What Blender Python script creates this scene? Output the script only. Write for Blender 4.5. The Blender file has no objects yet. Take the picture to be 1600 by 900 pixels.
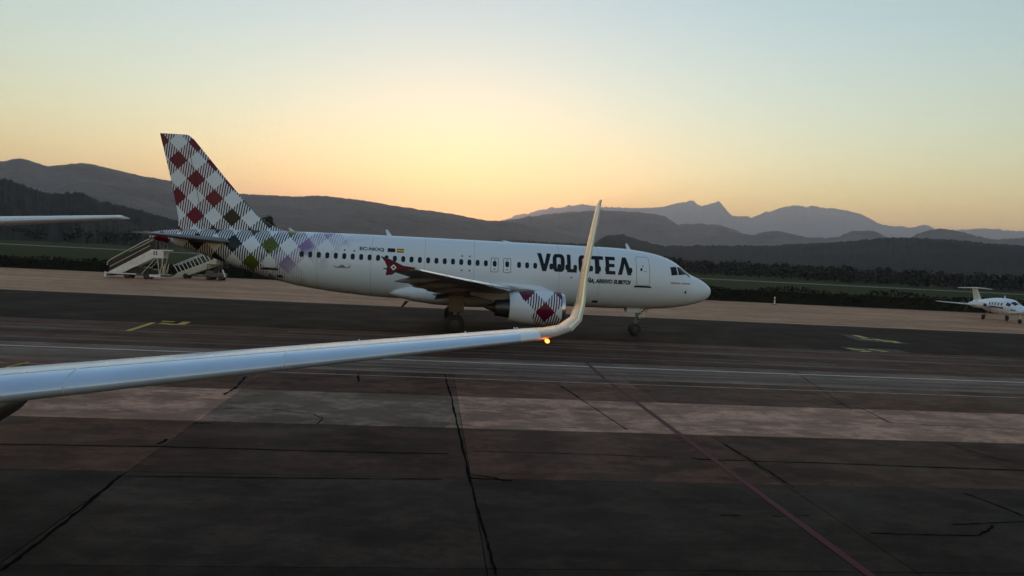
import bpy, bmesh, math, random
import numpy as np
from mathutils import Vector, Matrix

R = math.radians
random.seed(7)
scene = bpy.context.scene
COL = scene.collection

# ------------------------------------------------------------------ camera
CAM_H = 4.95
FPX = 1200.0                      # focal length in pixels of a 1600 px wide frame
ROLL = math.atan(0.0514)
YAW = R(6)                        # the apron rows recede by six degrees
_c, _s = math.cos(ROLL), math.sin(ROLL)
_p = -math.atan(50.0 * _c / FPX)
_rz = Matrix.Rotation(-YAW, 3, 'Z')
_f = _rz @ Vector((0, math.cos(_p), math.sin(_p)))
_u0 = _rz @ Vector((0, -math.sin(_p), math.cos(_p)))
_x0 = _rz @ Vector((1, 0, 0))
_r = _c * _x0 + _s * _u0
_u = -_s * _x0 + _c * _u0
cam_data = bpy.data.cameras.new('camera')
cam_data.sensor_width = 36.0
cam_data.lens = 36.0 * FPX / 1600.0
cam_data.clip_start = 0.1
cam_data.clip_end = 90000.0
cam = bpy.data.objects.new('camera', cam_data)
COL.objects.link(cam)
m3 = Matrix((_r, _u, -_f)).transposed()
cam.matrix_world = Matrix.Translation((0, 0, CAM_H)) @ m3.to_4x4()
scene.camera = cam

# ------------------------------------------------------------------ sky, sun, exposure
SUN_EL, SUN_ROT = R(2.0), R(2.0)
world = bpy.data.worlds.new('World')
scene.world = world
world.use_nodes = True
wn = world.node_tree
bg = wn.nodes['Background']
sky = wn.nodes.new('ShaderNodeTexSky')
sky.sky_type = 'NISHITA'
sky.sun_disc = False
sky.sun_elevation = SUN_EL
sky.sun_rotation = SUN_ROT
sky.air_density = 1.4
sky.dust_density = 0.16
sky.ozone_density = 2.4
wtint = wn.nodes.new('ShaderNodeMix')            # camera white balance of the photograph, even over the whole sky
wtint.data_type = 'RGBA'
wtint.blend_type = 'MULTIPLY'
wtint.inputs[0].default_value = 1.0
wtint.inputs[7].default_value = (1.05, 0.975, 0.88, 1)
wn.links.new(sky.outputs[0], wtint.inputs[6])
wn.links.new(wtint.outputs[2], bg.inputs[0])
bg.inputs[1].default_value = 0.15

sd = bpy.data.lights.new('sun', 'SUN')
sd.energy = 0.1
sd.angle = R(0.5)
sd.color = (1.0, 0.72, 0.45)
sun = bpy.data.objects.new('sun', sd)
COL.objects.link(sun)
_sdir = Vector((math.sin(SUN_ROT) * math.cos(SUN_EL), math.cos(SUN_ROT) * math.cos(SUN_EL), math.sin(SUN_EL)))
sun.rotation_euler = _sdir.to_track_quat('Z', 'Y').to_euler()

scene.view_settings.view_transform = 'Standard'
scene.view_settings.look = 'None'
scene.view_settings.exposure = 2.1
scene.view_settings.gamma = 1.0
scene.view_settings.use_curve_mapping = False
scene.cycles.use_denoising = True
scene.cycles.max_bounces = 4
scene.cycles.volume_bounces = 1
scene.cycles.volume_max_steps = 64

# ------------------------------------------------------------------ helpers
def W(x, y, z=0.0):
    """a point given straight ahead of the viewer (right, away, up) -> world axes along the apron"""
    v = _rz @ Vector((x, y, 0))
    return Vector((v.x, v.y, z))

def ray(px, py):
    return _f + (px - 800) / FPX * _r + (450 - py) / FPX * _u

def gnd(px, py, z=0.0):
    d = ray(px, py)
    t = (z - CAM_H) / d.z
    return Vector((d.x * t, d.y * t, z))

def at(px, py, dist):
    """point on the sight line of a pixel at a horizontal distance"""
    d = ray(px, py)
    t = dist / math.hypot(d.x, d.y)
    return Vector((d.x * t, d.y * t, CAM_H + d.z * t))

def link(o, parent=None):
    COL.objects.link(o)
    if parent is not None:
        o.parent = parent
    return o

def empty(name, loc=(0, 0, 0), rz=0.0, label=None, cat=None, group=None):
    o = bpy.data.objects.new(name, None)
    o.empty_display_size = 0.5
    COL.objects.link(o)
    o.location = loc
    o.rotation_euler = (0, 0, rz)
    return tag(o, label, cat, group)

def tag(o, label=None, cat=None, group=None, kind=None):
    if label: o['label'] = label
    if cat: o['category'] = cat
    if group: o['group'] = group
    if kind: o['kind'] = kind
    return o

def mesh_obj(name, verts, faces, mat, parent=None, smooth=False, angle=None, loc=None):
    me = bpy.data.meshes.new(name)
    me.from_pydata([tuple(v) for v in verts], [], faces)
    me.update()
    mats = mat if isinstance(mat, (list, tuple)) else [mat]
    for m in mats:
        me.materials.append(m)
    o = bpy.data.objects.new(name, me)
    link(o, parent)
    if loc is not None:
        o.location = loc
    fix_normals(me)
    if smooth:
        set_smooth(me, angle)
    return o

def fix_normals(me):
    bm = bmesh.new()
    bm.from_mesh(me)
    bmesh.ops.recalc_face_normals(bm, faces=bm.faces)
    bm.to_mesh(me)
    bm.free()

def set_smooth(me, angle=None):
    me.polygons.foreach_set('use_smooth', [True] * len(me.polygons))
    if angle is not None:
        bm = bmesh.new()
        bm.from_mesh(me)
        for e in bm.edges:
            if len(e.link_faces) == 2 and e.calc_face_angle(0) > R(angle):
                e.smooth = False
        bm.to_mesh(me)
        bm.free()

class MB:
    """collects simple shapes into one mesh"""
    def __init__(self):
        self.v, self.f = [], []
    def add(self, verts, faces):
        n = len(self.v)
        self.v += [Vector(v) for v in verts]
        self.f += [tuple(i + n for i in f) for f in faces]
        return self
    def box(self, c, s, rot=None):
        h = Vector(s) / 2
        vs = [Vector((x * h.x, y * h.y, z * h.z)) for x in (-1, 1) for y in (-1, 1) for z in (-1, 1)]
        if rot is not None:
            vs = [rot @ v for v in vs]
        vs = [v + Vector(c) for v in vs]
        return self.add(vs, [(0, 1, 3, 2), (4, 6, 7, 5), (0, 4, 5, 1), (2, 3, 7, 6), (0, 2, 6, 4), (1, 5, 7, 3)])
    def tube(self, a, b, r0, r1=None, n=10):
        a, b = Vector(a), Vector(b)
        r1 = r0 if r1 is None else r1
        d = (b - a).normalized()
        x = d.orthogonal().normalized()
        y = d.cross(x)
        vs = []
        for p, r in ((a, r0), (b, r1)):
            for i in range(n):
                t = 2 * math.pi * i / n
                vs.append(p + (x * math.cos(t) + y * math.sin(t)) * r)
        fs = [(i, (i + 1) % n, n + (i + 1) % n, n + i) for i in range(n)]
        fs += [tuple(range(n)), tuple(range(n, 2 * n))]
        return self.add(vs, fs)
    def pipe(self, pts, r, n=8):
        for a, b in zip(pts[:-1], pts[1:]):
            self.tube(a, b, r, n=n)
        return self
    def lathe(self, prof, c, axis='x', n=32, caps=True):
        """prof: list of (along, radius)"""
        c = Vector(c)
        vs = []
        for a, r in prof:
            for i in range(n):
                t = 2 * math.pi * i / n
                p = (a, r * math.cos(t), r * math.sin(t))
                if axis == 'y':
                    p = (r * math.cos(t), a, r * math.sin(t))
                if axis == 'z':
                    p = (r * math.cos(t), r * math.sin(t), a)
                vs.append(c + Vector(p))
        m = len(prof)
        fs = [(j * n + i, j * n + (i + 1) % n, (j + 1) * n + (i + 1) % n, (j + 1) * n + i) for j in range(m - 1) for i in range(n)]
        if caps:
            fs += [tuple(range(n)), tuple(range((m - 1) * n, m * n))]
        return self.add(vs, fs)
    def loft(self, rings, caps=True, closed=True):
        n = len(rings[0])
        vs = [p for r in rings for p in r]
        m = len(rings)
        k = n if closed else n - 1
        fs = [(j * n + i, j * n + (i + 1) % n, (j + 1) * n + (i + 1) % n, (j + 1) * n + i) for j in range(m - 1) for i in range(k)]
        if caps and closed:
            fs += [tuple(range(n)), tuple(range((m - 1) * n, m * n))]
        return self.add(vs, fs)
    def build(self, name, mat, parent=None, smooth=False, angle=None, bevel=0.0):
        o = mesh_obj(name, self.v, self.f, mat, parent)
        me = o.data
        if bevel:
            bm = bmesh.new()
            bm.from_mesh(me)
            es = [e for e in bm.edges if len(e.link_faces) == 2 and e.calc_face_angle(0) > R(40)]
            bmesh.ops.bevel(bm, geom=es, offset=bevel, segments=2, affect='EDGES', profile=0.6, clamp_overlap=True)
            bm.to_mesh(me)
            bm.free()
        if smooth:
            set_smooth(me, angle)
        return o

def hermite(xs, ys):
    xs = np.array(xs, float)
    ys = np.array(ys, float)
    d = np.gradient(ys, xs)
    for i in range(len(xs)):           # monotone limiter
        if 0 < i < len(xs) - 1:
            a = (ys[i] - ys[i - 1]) / (xs[i] - xs[i - 1])
            b = (ys[i + 1] - ys[i]) / (xs[i + 1] - xs[i])
            d[i] = 0 if a * b <= 0 else 2 * a * b / (a + b)
    def f(x):
        x = min(max(x, xs[0]), xs[-1])
        i = min(max(int(np.searchsorted(xs, x)) - 1, 0), len(xs) - 2)
        h = xs[i + 1] - xs[i]
        t = (x - xs[i]) / h
        return float((2 * t**3 - 3 * t**2 + 1) * ys[i] + (t**3 - 2 * t**2 + t) * h * d[i]
                     + (-2 * t**3 + 3 * t**2) * ys[i + 1] + (t**3 - t**2) * h * d[i + 1])
    return f

# ------------------------------------------------------------------ node helpers
class S:
    """shader socket with arithmetic"""
    def __init__(self, nt, sock):
        self.nt, self.k = nt, sock
    def m(self, op, *o):
        n = self.nt.nodes.new('ShaderNodeMath')
        n.operation = op
        for i, q in enumerate((self,) + o):
            if isinstance(q, S):
                self.nt.links.new(q.k, n.inputs[i])
            else:
                n.inputs[i].default_value = q
        return S(self.nt, n.outputs[0])
    def __add__(self, o): return self.m('ADD', o)
    def __sub__(self, o): return self.m('SUBTRACT', o)
    def __mul__(self, o): return self.m('MULTIPLY', o)
    def __truediv__(self, o): return self.m('DIVIDE', o)
    def lt(self, o): return self.m('LESS_THAN', o)
    def gt(self, o): return self.m('GREATER_THAN', o)

def inp(nt, node, name, val):
    s = node.inputs[name]
    if isinstance(val, S):
        nt.links.new(val.k, s)
    else:
        s.default_value = val

def mix(nt, f, a, b):
    n = nt.nodes.new('ShaderNodeMix')
    n.data_type = 'RGBA'
    for idx, q in ((0, f), (6, a), (7, b)):
        if isinstance(q, S):
            nt.links.new(q.k, n.inputs[idx])
        else:
            n.inputs[idx].default_value = q if idx == 0 else (tuple(q) + (1.0,))[:4]
    return S(nt, n.outputs[2])

def noise(nt, vec, scale, detail=4, rough=0.55):
    n = nt.nodes.new('ShaderNodeTexNoise')
    n.inputs['Scale'].default_value = scale
    n.inputs['Detail'].default_value = detail
    n.inputs['Roughness'].default_value = rough
    if vec is not None:
        nt.links.new(vec.k, n.inputs['Vector'])
    return S(nt, n.outputs['Fac'])

def ramp(nt, f, a, b, lo=0.0, hi=1.0):
    n = nt.nodes.new('ShaderNodeMapRange')
    n.clamp = True
    nt.links.new(f.k, n.inputs[0])
    for i, q in ((1, a), (2, b), (3, lo), (4, hi)):
        n.inputs[i].default_value = q
    return S(nt, n.outputs[0])

def coords(nt, kind='Object', scale=(1, 1, 1), rot=(0, 0, 0)):
    t = nt.nodes.new('ShaderNodeTexCoord')
    if kind == 'Position':
        g = nt.nodes.new('ShaderNodeNewGeometry')
        src = g.outputs['Position']
    else:
        src = t.outputs[kind]
    mp = nt.nodes.new('ShaderNodeMapping')
    mp.inputs['Scale'].default_value = scale
    mp.inputs['Rotation'].default_value = rot
    nt.links.new(src, mp.inputs['Vector'])
    return S(nt, mp.outputs[0])

def sep(nt, v):
    n = nt.nodes.new('ShaderNodeSeparateXYZ')
    nt.links.new(v.k, n.inputs[0])
    return [S(nt, n.outputs[i]) for i in range(3)]

def new_mat(name):
    m = bpy.data.materials.new(name)
    m.use_nodes = True
    nt = m.node_tree
    return m, nt, nt.nodes['Principled BSDF']

def bump(nt, b, h, strength, dist):
    n = nt.nodes.new('ShaderNodeBump')
    n.inputs['Strength'].default_value = strength
    n.inputs['Distance'].default_value = dist
    nt.links.new(h.k, n.inputs['Height'])
    nt.links.new(n.outputs[0], b.inputs['Normal'])

def plain(name, col, rough=0.5, metal=0.0, coat=0.0, var=0.08, vscale=3.0, spec=0.5):
    m, nt, b = new_mat(name)
    v = coords(nt)
    n = noise(nt, v, vscale)
    lo = [c * (1 - var) for c in col]
    hi = [min(1, c * (1 + var)) for c in col]
    inp(nt, b, 'Base Color', mix(nt, ramp(nt, n, 0.3, 0.7), lo, hi))
    inp(nt, b, 'Roughness', ramp(nt, noise(nt, v, vscale * 2.3), 0.3, 0.7, max(rough - 0.06, 0.02), rough + 0.06))
    b.inputs['Metallic'].default_value = metal
    b.inputs['Coat Weight'].default_value = coat
    b.inputs['Specular IOR Level'].default_value = spec
    return m

def emissive(name, col, strength):
    m, nt, b = new_mat(name)
    b.inputs['Base Color'].default_value = tuple(col) + (1,)
    b.inputs['Emission Color'].default_value = tuple(col) + (1,)
    b.inputs['Emission Strength'].default_value = strength
    return m

# ------------------------------------------------------------------ materials
M = {}
M['white'] = plain('white_paint', (0.76, 0.86, 0.97), 0.30, var=0.04, vscale=0.8)
M['wing_grey'] = plain('wing_grey_paint', (0.20, 0.21, 0.23), 0.38, var=0.08, vscale=1.5)
M['metal'] = plain('polished_metal', (0.72, 0.73, 0.76), 0.20, metal=1.0, var=0.05, vscale=2.0)
M['gunmetal'] = plain('dark_metal', (0.10, 0.10, 0.11), 0.4, metal=0.8)
M['tyre'] = plain('tyre_rubber', (0.018, 0.018, 0.018), 0.75)
M['black'] = plain('black_paint', (0.012, 0.012, 0.016), 0.4)
M['navy'] = plain('navy_print', (0.006, 0.007, 0.014), 0.45, spec=0.3)
M['glass'] = plain('dark_window', (0.006, 0.008, 0.013), 0.15, var=0.1, spec=0.25)
M['red'] = plain('crimson_paint', (0.12, 0.002, 0.026), 0.4, spec=0.3)
M['yellow'] = plain('flag_yellow', (0.75, 0.50, 0.04), 0.4)
M['seam'] = plain('seam_dark', (0.05, 0.05, 0.055), 0.6)
M['grey_line'] = plain('seam_grey', (0.22, 0.23, 0.26), 0.6)
M['steel'] = plain('grey_steel', (0.20, 0.20, 0.20), 0.45, metal=0.3)
M['offwhite'] = plain('off_white_panel', (0.74, 0.74, 0.72), 0.45, var=0.15)
M['cream'] = plain('cream_panel', (0.58, 0.53, 0.43), 0.5, var=0.12)
M['navlight'] = emissive('navigation_light', (1.0, 0.20, 0.035), 1.6)
M['rim'] = plain('wheel_rim', (0.05, 0.05, 0.05), 0.5, metal=0.5)
M['lamp'] = emissive('gear_lamp', (1.0, 0.95, 0.9), 1.2)

def livery(name, s0, z0, colour_mode='tail', L=1.17, period=0.155, slant=0.12):
    """gingham of solid and white diamonds with striped ones between"""
    m, nt, b = new_mat(name)
    x, y, z = sep(nt, coords(nt))
    s = x * -1.0
    a = (s + z - (s0 + z0)) / L
    c = (s - z - (s0 - z0)) / L
    def band(t):
        return ((t / 2.0 + 0.5).m('FRACT') - 0.5).m('ABSOLUTE').lt(0.25)
    A, B = band(a), band(c)
    both = A * B
    one = (A - B).m('ABSOLUTE')
    stripe = ((s + z * slant) / period).m('FRACT').lt(0.5)
    mask = both + one * stripe
    white = (0.76, 0.86, 0.97)
    if colour_mode == 'tail':
        q = s * -1.0 - z * 1.2
        col = mix(nt, q.gt(-41.3), (0.13, 0.002, 0.028), (0.010, 0.010, 0.014))
        col = mix(nt, q.gt(-38.8), col, (0.012, 0.022, 0.022))
        col = mix(nt, q.gt(-36.6), col, (0.085, 0.125, 0.012))
        col = mix(nt, q.gt(-34.3), col, (0.27, 0.20, 0.42))
        stripe_col = mix(nt, q.gt(-34.3), (0.012, 0.010, 0.016), (0.30, 0.24, 0.44))
        redz = mix(nt, ramp(nt, q, -43.5, -41.0), (0.13, 0.006, 0.022), (0.012, 0.010, 0.016))
        stripe_col = mix(nt, q.gt(-41.0), redz, stripe_col)
        col = mix(nt, one, col, stripe_col)
        nz = noise(nt, coords(nt), 1.1, 2)
        fade = ramp(nt, q + (nz - 0.5) * 3.5, -33.6, -30.4, 1.0, 0.0)
        mask = mask * fade
    else:
        col = mix(nt, one, (0.13, 0.002, 0.028), (0.09, 0.006, 0.02))
        lim = (s - z * 0.55).lt(s0 - z0 * 0.55 + 0.95)
        mask = mask * lim
    inp(nt, b, 'Base Color', mix(nt, mask, white, col))
    b.inputs['Roughness'].default_value = 0.32
    b.inputs['Specular IOR Level'].default_value = 0.35
    return m

M['fus_livery'] = livery('fuselage_livery', 29.6, 4.85)
M['fin_livery'] = livery('fin_livery', 34.67, 8.85)
M['nac_livery'] = livery('nacelle_livery', 12.53, 1.72, 'nacelle')

# ------------------------------------------------------------------ ground materials
from mathutils import noise as mnoise

def ground_mat(name, base, stretch=(0.05, 0.6, 1), streak=0.5, tint=None, rough=0.62, obj_col=False, spots=0.3, grain=14.0, spec=0.03, mottle=0.0):
    m, nt, b = new_mat(name)
    v = coords(nt, 'Position')
    vs = coords(nt, 'Position', stretch)
    n1 = noise(nt, vs, 1.0, 6, 0.62)
    n2 = noise(nt, v, 0.35, 5, 0.6)
    n3 = noise(nt, v, grain, 3, 0.7)
    n4 = noise(nt, v, 2.6, 6, 0.68)
    dark = [c * (1 - streak) for c in base]
    lite = [c * (1 + streak * 0.55) for c in base]
    col = mix(nt, ramp(nt, n1, 0.32, 0.68), dark, lite)
    t = tint or [c * 0.55 for c in base]
    col = mix(nt, ramp(nt, n2, 0.48, 0.72, 0, 0.55), col, t)
    col = mix(nt, ramp(nt, noise(nt, coords(nt, 'Position', (0.35, 1, 1)), 0.16, 4, 0.6), 0.45, 0.62, 0, 0.6), col, [c * 0.5 for c in base])
    col = mix(nt, ramp(nt, n4, 0.56, 0.70, 0, spots), col, [c * 0.25 for c in base])
    n6 = noise(nt, v, 9.0, 4, 0.75)
    col = mix(nt, ramp(nt, n6, 0.46, 0.60, 0, 0.45), col, [c * 0.45 for c in base])
    n7 = noise(nt, coords(nt, 'Position', (0.5, 1.6, 1)), 1.1, 6, 0.72)
    col = mix(nt, ramp(nt, n7, 0.55, 0.63, 0, 0.6), col, [c * 1.6 for c in base])
    n10 = noise(nt, v, 38.0, 2, 0.8)
    col = mix(nt, ramp(nt, n10, 0.38, 0.50, 0.55, 0), col, [c * 0.2 for c in base])
    col = mix(nt, ramp(nt, n10, 0.56, 0.68, 0, 0.5), col, [c * 2.2 for c in base])
    if mottle:
        n8 = noise(nt, coords(nt, 'Position', (0.7, 1.0, 1)), 0.75, 5, 0.68)
        n9 = noise(nt, coords(nt, 'Position', (1.0, 1.3, 1)), 2.2, 4, 0.7)
        f8 = ramp(nt, n8, 0.45, 0.57) * ramp(nt, n9, 0.38, 0.55, 0.25, 1.0)
        col = mix(nt, f8 * mottle, mix(nt, mottle, col, [c * 0.35 for c in base]), [c * 2.1 for c in base])
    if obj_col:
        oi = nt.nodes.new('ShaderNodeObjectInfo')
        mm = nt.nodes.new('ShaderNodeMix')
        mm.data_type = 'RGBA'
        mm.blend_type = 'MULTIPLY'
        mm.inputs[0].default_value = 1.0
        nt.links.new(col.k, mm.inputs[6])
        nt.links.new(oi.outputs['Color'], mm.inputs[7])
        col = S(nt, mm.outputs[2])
    inp(nt, b, 'Base Color', col)
    inp(nt, b, 'Roughness', ramp(nt, n2, 0.3, 0.7, rough - 0.1, rough + 0.1))
    b.inputs['Specular IOR Level'].default_value = spec
    bump(nt, b, n3, 0.5, 0.012)
    return m

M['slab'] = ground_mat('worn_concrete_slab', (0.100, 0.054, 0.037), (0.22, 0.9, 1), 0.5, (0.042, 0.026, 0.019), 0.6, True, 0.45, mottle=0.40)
M['joint'] = ground_mat('joint_filler', (0.016, 0.015, 0.014), rough=0.8)
M['mid'] = ground_mat('oily_apron_concrete', (0.135, 0.068, 0.048), (0.035, 0.75, 1), 0.75, (0.045, 0.022, 0.017), 0.75, spots=0.4)
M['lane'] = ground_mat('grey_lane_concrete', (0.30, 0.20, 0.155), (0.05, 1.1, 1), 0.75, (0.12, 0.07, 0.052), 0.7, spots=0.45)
M['asphalt'] = ground_mat('taxiway_asphalt', (0.042, 0.025, 0.019), (0.03, 0.5, 1), 0.35, (0.016, 0.013, 0.012), 0.8, spots=0.25)
M['far_concrete'] = ground_mat('sunset_tinted_concrete', (0.62, 0.33, 0.20), (0.03, 0.6, 1), 0.5, (0.42, 0.20, 0.12), 0.7, spots=0.3)  # pink of the sunset reflection is put into the base colour
M['crack'] = plain('tar_sealed_crack', (0.004, 0.004, 0.004), 0.95, var=0.2, spec=0.02)
M['grass'] = ground_mat('airfield_grass', (0.032, 0.044, 0.006), (0.01, 0.06, 1), 0.35, (0.04, 0.044, 0.008), 0.9, spots=0.2, grain=3)
M['runway'] = ground_mat('pale_runway', (0.20, 0.20, 0.19), (0.01, 0.2, 1), 0.2, rough=0.6, spots=0.1)

def paint_mat(name, col, under, wear=0.5, scale=3.0):
    m, nt, b = new_mat(name)
    v = coords(nt, 'Position', (0.6, 3, 1))
    n = noise(nt, v, scale, 6, 0.7)
    inp(nt, b, 'Base Color', mix(nt, ramp(nt, n, wear - 0.1, wear + 0.12), col, under))
    b.inputs['Roughness'].default_value = 0.7
    b.inputs['Specular IOR Level'].default_value = 0.2
    return m
M['line_white'] = paint_mat('worn_white_line', (0.78, 0.72, 0.66), (0.30, 0.24, 0.20), 0.6)
M['line_white2'] = paint_mat('faded_white_line', (0.55, 0.48, 0.43), (0.14, 0.10, 0.08), 0.54)
M['line_red'] = paint_mat('worn_red_line', (0.10, 0.008, 0.018), (0.045, 0.014, 0.014), 0.6, 1.2)
M['line_yellow'] = paint_mat('worn_yellow_marking', (0.72, 0.52, 0.07), (0.16, 0.12, 0.03), 0.55)
M['line_black'] = paint_mat('black_marking_border', (0.012, 0.012, 0.012), (0.03, 0.03, 0.03), 0.6)

def sheet(name, u0, u1, v0, v1, z, mat, parent=None):
    return mesh_obj(name, [(u0, v0, z), (u1, v0, z), (u1, v1, z), (u0, v1, z)], [(0, 1, 2, 3)], mat, parent)

# ------------------------------------------------------------------ ground, apron, taxiway, runway
g = sheet('ground', -30000, 30000, -3000, 42000, -0.06, M['grass'])
tag(g, 'dark green airfield grass plain reaching to the hills', 'ground', kind='structure')
apron = sheet('apron', -140, 160, -40, 31.4, -0.02, M['joint'])
tag(apron, 'worn brown concrete apron of large slabs in the foreground', 'apron', kind='structure')
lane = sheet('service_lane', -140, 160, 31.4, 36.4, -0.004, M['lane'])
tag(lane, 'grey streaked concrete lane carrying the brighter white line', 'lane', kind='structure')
verge = sheet('apron_verge', -140, 160, 36.4, 46.5, -0.003, M['mid'])
tag(verge, 'oil streaked red brown concrete strip before the dark taxiway', 'apron', kind='structure')
taxi = sheet('taxiway', -140, 160, 46.5, 68.0, -0.002, M['asphalt'])
tag(taxi, 'dark asphalt taxiway under the parked airliner', 'taxiway', kind='structure')
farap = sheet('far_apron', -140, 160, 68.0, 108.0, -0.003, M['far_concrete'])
tag(farap, 'pale concrete apron strip behind the airliner, sunset sheen in its colour', 'apron', kind='structure')
rw = sheet('runway', -2500, 2500, 284, 300, -0.03, M['runway'])
tag(rw, 'pale runway strip crossing the grass in the distance', 'runway', kind='structure')

# slabs: one shared mesh
SW, SD = 7.25, 4.87
def slab_mesh():
    bm = bmesh.new()
    bmesh.ops.create_cube(bm, size=1.0)
    for v in bm.verts:
        v.co = Vector((v.co.x * (SW - 0.014), v.co.y * (SD - 0.014), v.co.z * 0.016))
    es = [e for e in bm.edges if all(v.co.z > 0 for v in e.verts)]
    bmesh.ops.bevel(bm, geom=es, offset=0.005, segments=1, affect='EDGES')
    me = bpy.data.meshes.new('slab')
    bm.to_mesh(me)
    bm.free()
    me.materials.append(M['slab'])
    return me
SLAB = slab_mesh()
rows = [2.15 + SD * i for i in range(6)]            # 2.15 .. 31.4
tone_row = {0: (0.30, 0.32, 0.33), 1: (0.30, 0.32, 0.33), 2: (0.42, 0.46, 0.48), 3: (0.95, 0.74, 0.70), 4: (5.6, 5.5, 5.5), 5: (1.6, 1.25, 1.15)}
srnd = random.Random(4)
for j, v0 in enumerate(rows):
    for k in range(-4, 6):
        o = bpy.data.objects.new('slab', SLAB)
        link(o, apron)
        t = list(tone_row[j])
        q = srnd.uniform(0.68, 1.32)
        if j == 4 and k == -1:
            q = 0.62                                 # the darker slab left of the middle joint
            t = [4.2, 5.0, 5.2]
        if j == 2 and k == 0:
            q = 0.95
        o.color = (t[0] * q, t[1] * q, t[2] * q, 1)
        o.location = (1.07 + SW * (k + 0.5), v0 + SD / 2, -0.008 + srnd.uniform(-0.002, 0.002))

def ribbon(name, pts, width, mat, parent, z=0.006, jit=0.0, sub=6, seed=0):
    rn = random.Random(seed)
    P = []
    for a, b in zip(pts[:-1], pts[1:]):
        for i in range(sub):
            P.append(a.lerp(b, i / sub))
    P.append(pts[-1].copy())
    vs, fs = [], []
    for i, p in enumerate(P):
        d = (P[min(i + 1, len(P) - 1)] - P[max(i - 1, 0)]).normalized()
        n = Vector((-d.y, d.x, 0))
        off = rn.uniform(-jit, jit)
        w = width * (rn.uniform(0.45, 1.25) if jit else 1.0) / 2
        c = p + n * off
        vs += [(c.x + n.x * w, c.y + n.y * w, z), (c.x - n.x * w, c.y - n.y * w, z)]
        if i:
            fs.append((2 * i - 2, 2 * i - 1, 2 * i + 1, 2 * i))
    return mesh_obj(name, vs, fs, mat, parent)

def pxline(*pts):
    return [gnd(x, y) for x, y in pts]

CR = [
    ([(0, 694), (250, 698), (500, 705), (700, 709)], 0.045), ([(740, 705), (900, 709), (1050, 715)], 0.03),
    ([(1090, 718), (1300, 724), (1450, 730), (1600, 735)], 0.05), ([(1080, 716), (1125, 720)], 0.06),
    ([(190, 744), (450, 747), (690, 749)], 0.035), ([(735, 747), (800, 751)], 0.06), ([(737, 742), (770, 746), (790, 752)], 0.05),
    ([(695, 585), (704, 617), (716, 669), (733, 745)], 0.05), ([(733, 745), (748, 800), (762, 850), (775, 898)], 0.035),
    ([(385, 588), (368, 606), (350, 617)], 0.07), ([(300, 661), (330, 662)], 0.06), ([(248, 694), (262, 686)], 0.07),
    ([(188, 743), (140, 785), (60, 848), (0, 893)], 0.05),
    ([(350, 638), (430, 640), (490, 648), (505, 654), (495, 663)], 0.035),
    ([(1130, 693), (1175, 720), (1218, 748), (1240, 762)], 0.045), ([(870, 600), (890, 612), (905, 622)], 0.06),
    ([(905, 622), (940, 645), (980, 672)], 0.03), ([(1310, 630), (1350, 640), (1390, 660), (1450, 664), (1600, 671)], 0.04),
    ([(1480, 692), (1540, 712), (1580, 722)], 0.03), ([(1505, 770), (1560, 790), (1600, 807)], 0.05),
    ([(1488, 820), (1600, 815)], 0.03), ([(1360, 833), (1450, 836), (1530, 837), (1550, 825), (1550, 821)], 0.045),
    ([(1125, 805), (1158, 806)], 0.035), ([(1208, 807), (1265, 806)], 0.03), ([(560, 584), (560, 596)], 0.06), ([(1240, 580), (1330, 640)], 0.03),
]
for i, (pp, w) in enumerate(CR):
    o = ribbon('crack', pxline(*pp), w * 1.45, M['crack'], apron, z=0.0045, jit=w * 0.35, sub=9, seed=i)
ribbon('red_line', [Vector((7.4, 3, 0)), Vector((7.42, 31.3, 0))], 0.17, M['line_red'], apron, z=0.0075, sub=1)
ribbon('white_line', [Vector((-120, 30.25, 0)), Vector((140, 30.25, 0))], 0.10, M['line_white2'], apron, z=0.0095, sub=1)
ribbon('white_line', [Vector((-120, 34.95, 0)), Vector((140, 34.95, 0))], 0.17, M['line_white'], lane, z=0.004, sub=1)
ribbon('red_line', [Vector((7.42, 31.5, 0)), Vector((7.6, 36.3, 0))], 0.17, M['line_red'], lane, z=0.0075, sub=1)
ribbon('edge_line', [Vector((-120, 68.6, 0)), Vector((140, 68.6, 0))], 0.22, M['line_white2'], farap, z=0.004, sub=1)
M['tyre_mark'] = paint_mat('rubber_streak', (0.030, 0.020, 0.016), (0.16, 0.09, 0.066), 0.50, 1.6)
for i, (v0, u0, u1, w_, bow) in enumerate(((32.3, -22, 30, 0.5, 0.3), (33.6, -10, 34, 0.35, -0.2), (37.8, -30, 36, 0.7, 0.5), (39.2, -18, 22, 0.4, 0.4), (41.5, -34, 40, 0.9, 0.8), (43.6, -30, 12, 0.5, -0.5), (44.8, -8, 44, 0.6, 0.4))):
    ribbon('tyre_mark', [Vector((u0 + (u1 - u0) * t / 8, v0 + bow * math.sin(math.pi * t / 8), 0)) for t in range(9)], w_, M['tyre_mark'], lane if v0 < 36 else verge, z=0.0005, jit=0.02, sub=2, seed=i)
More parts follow.
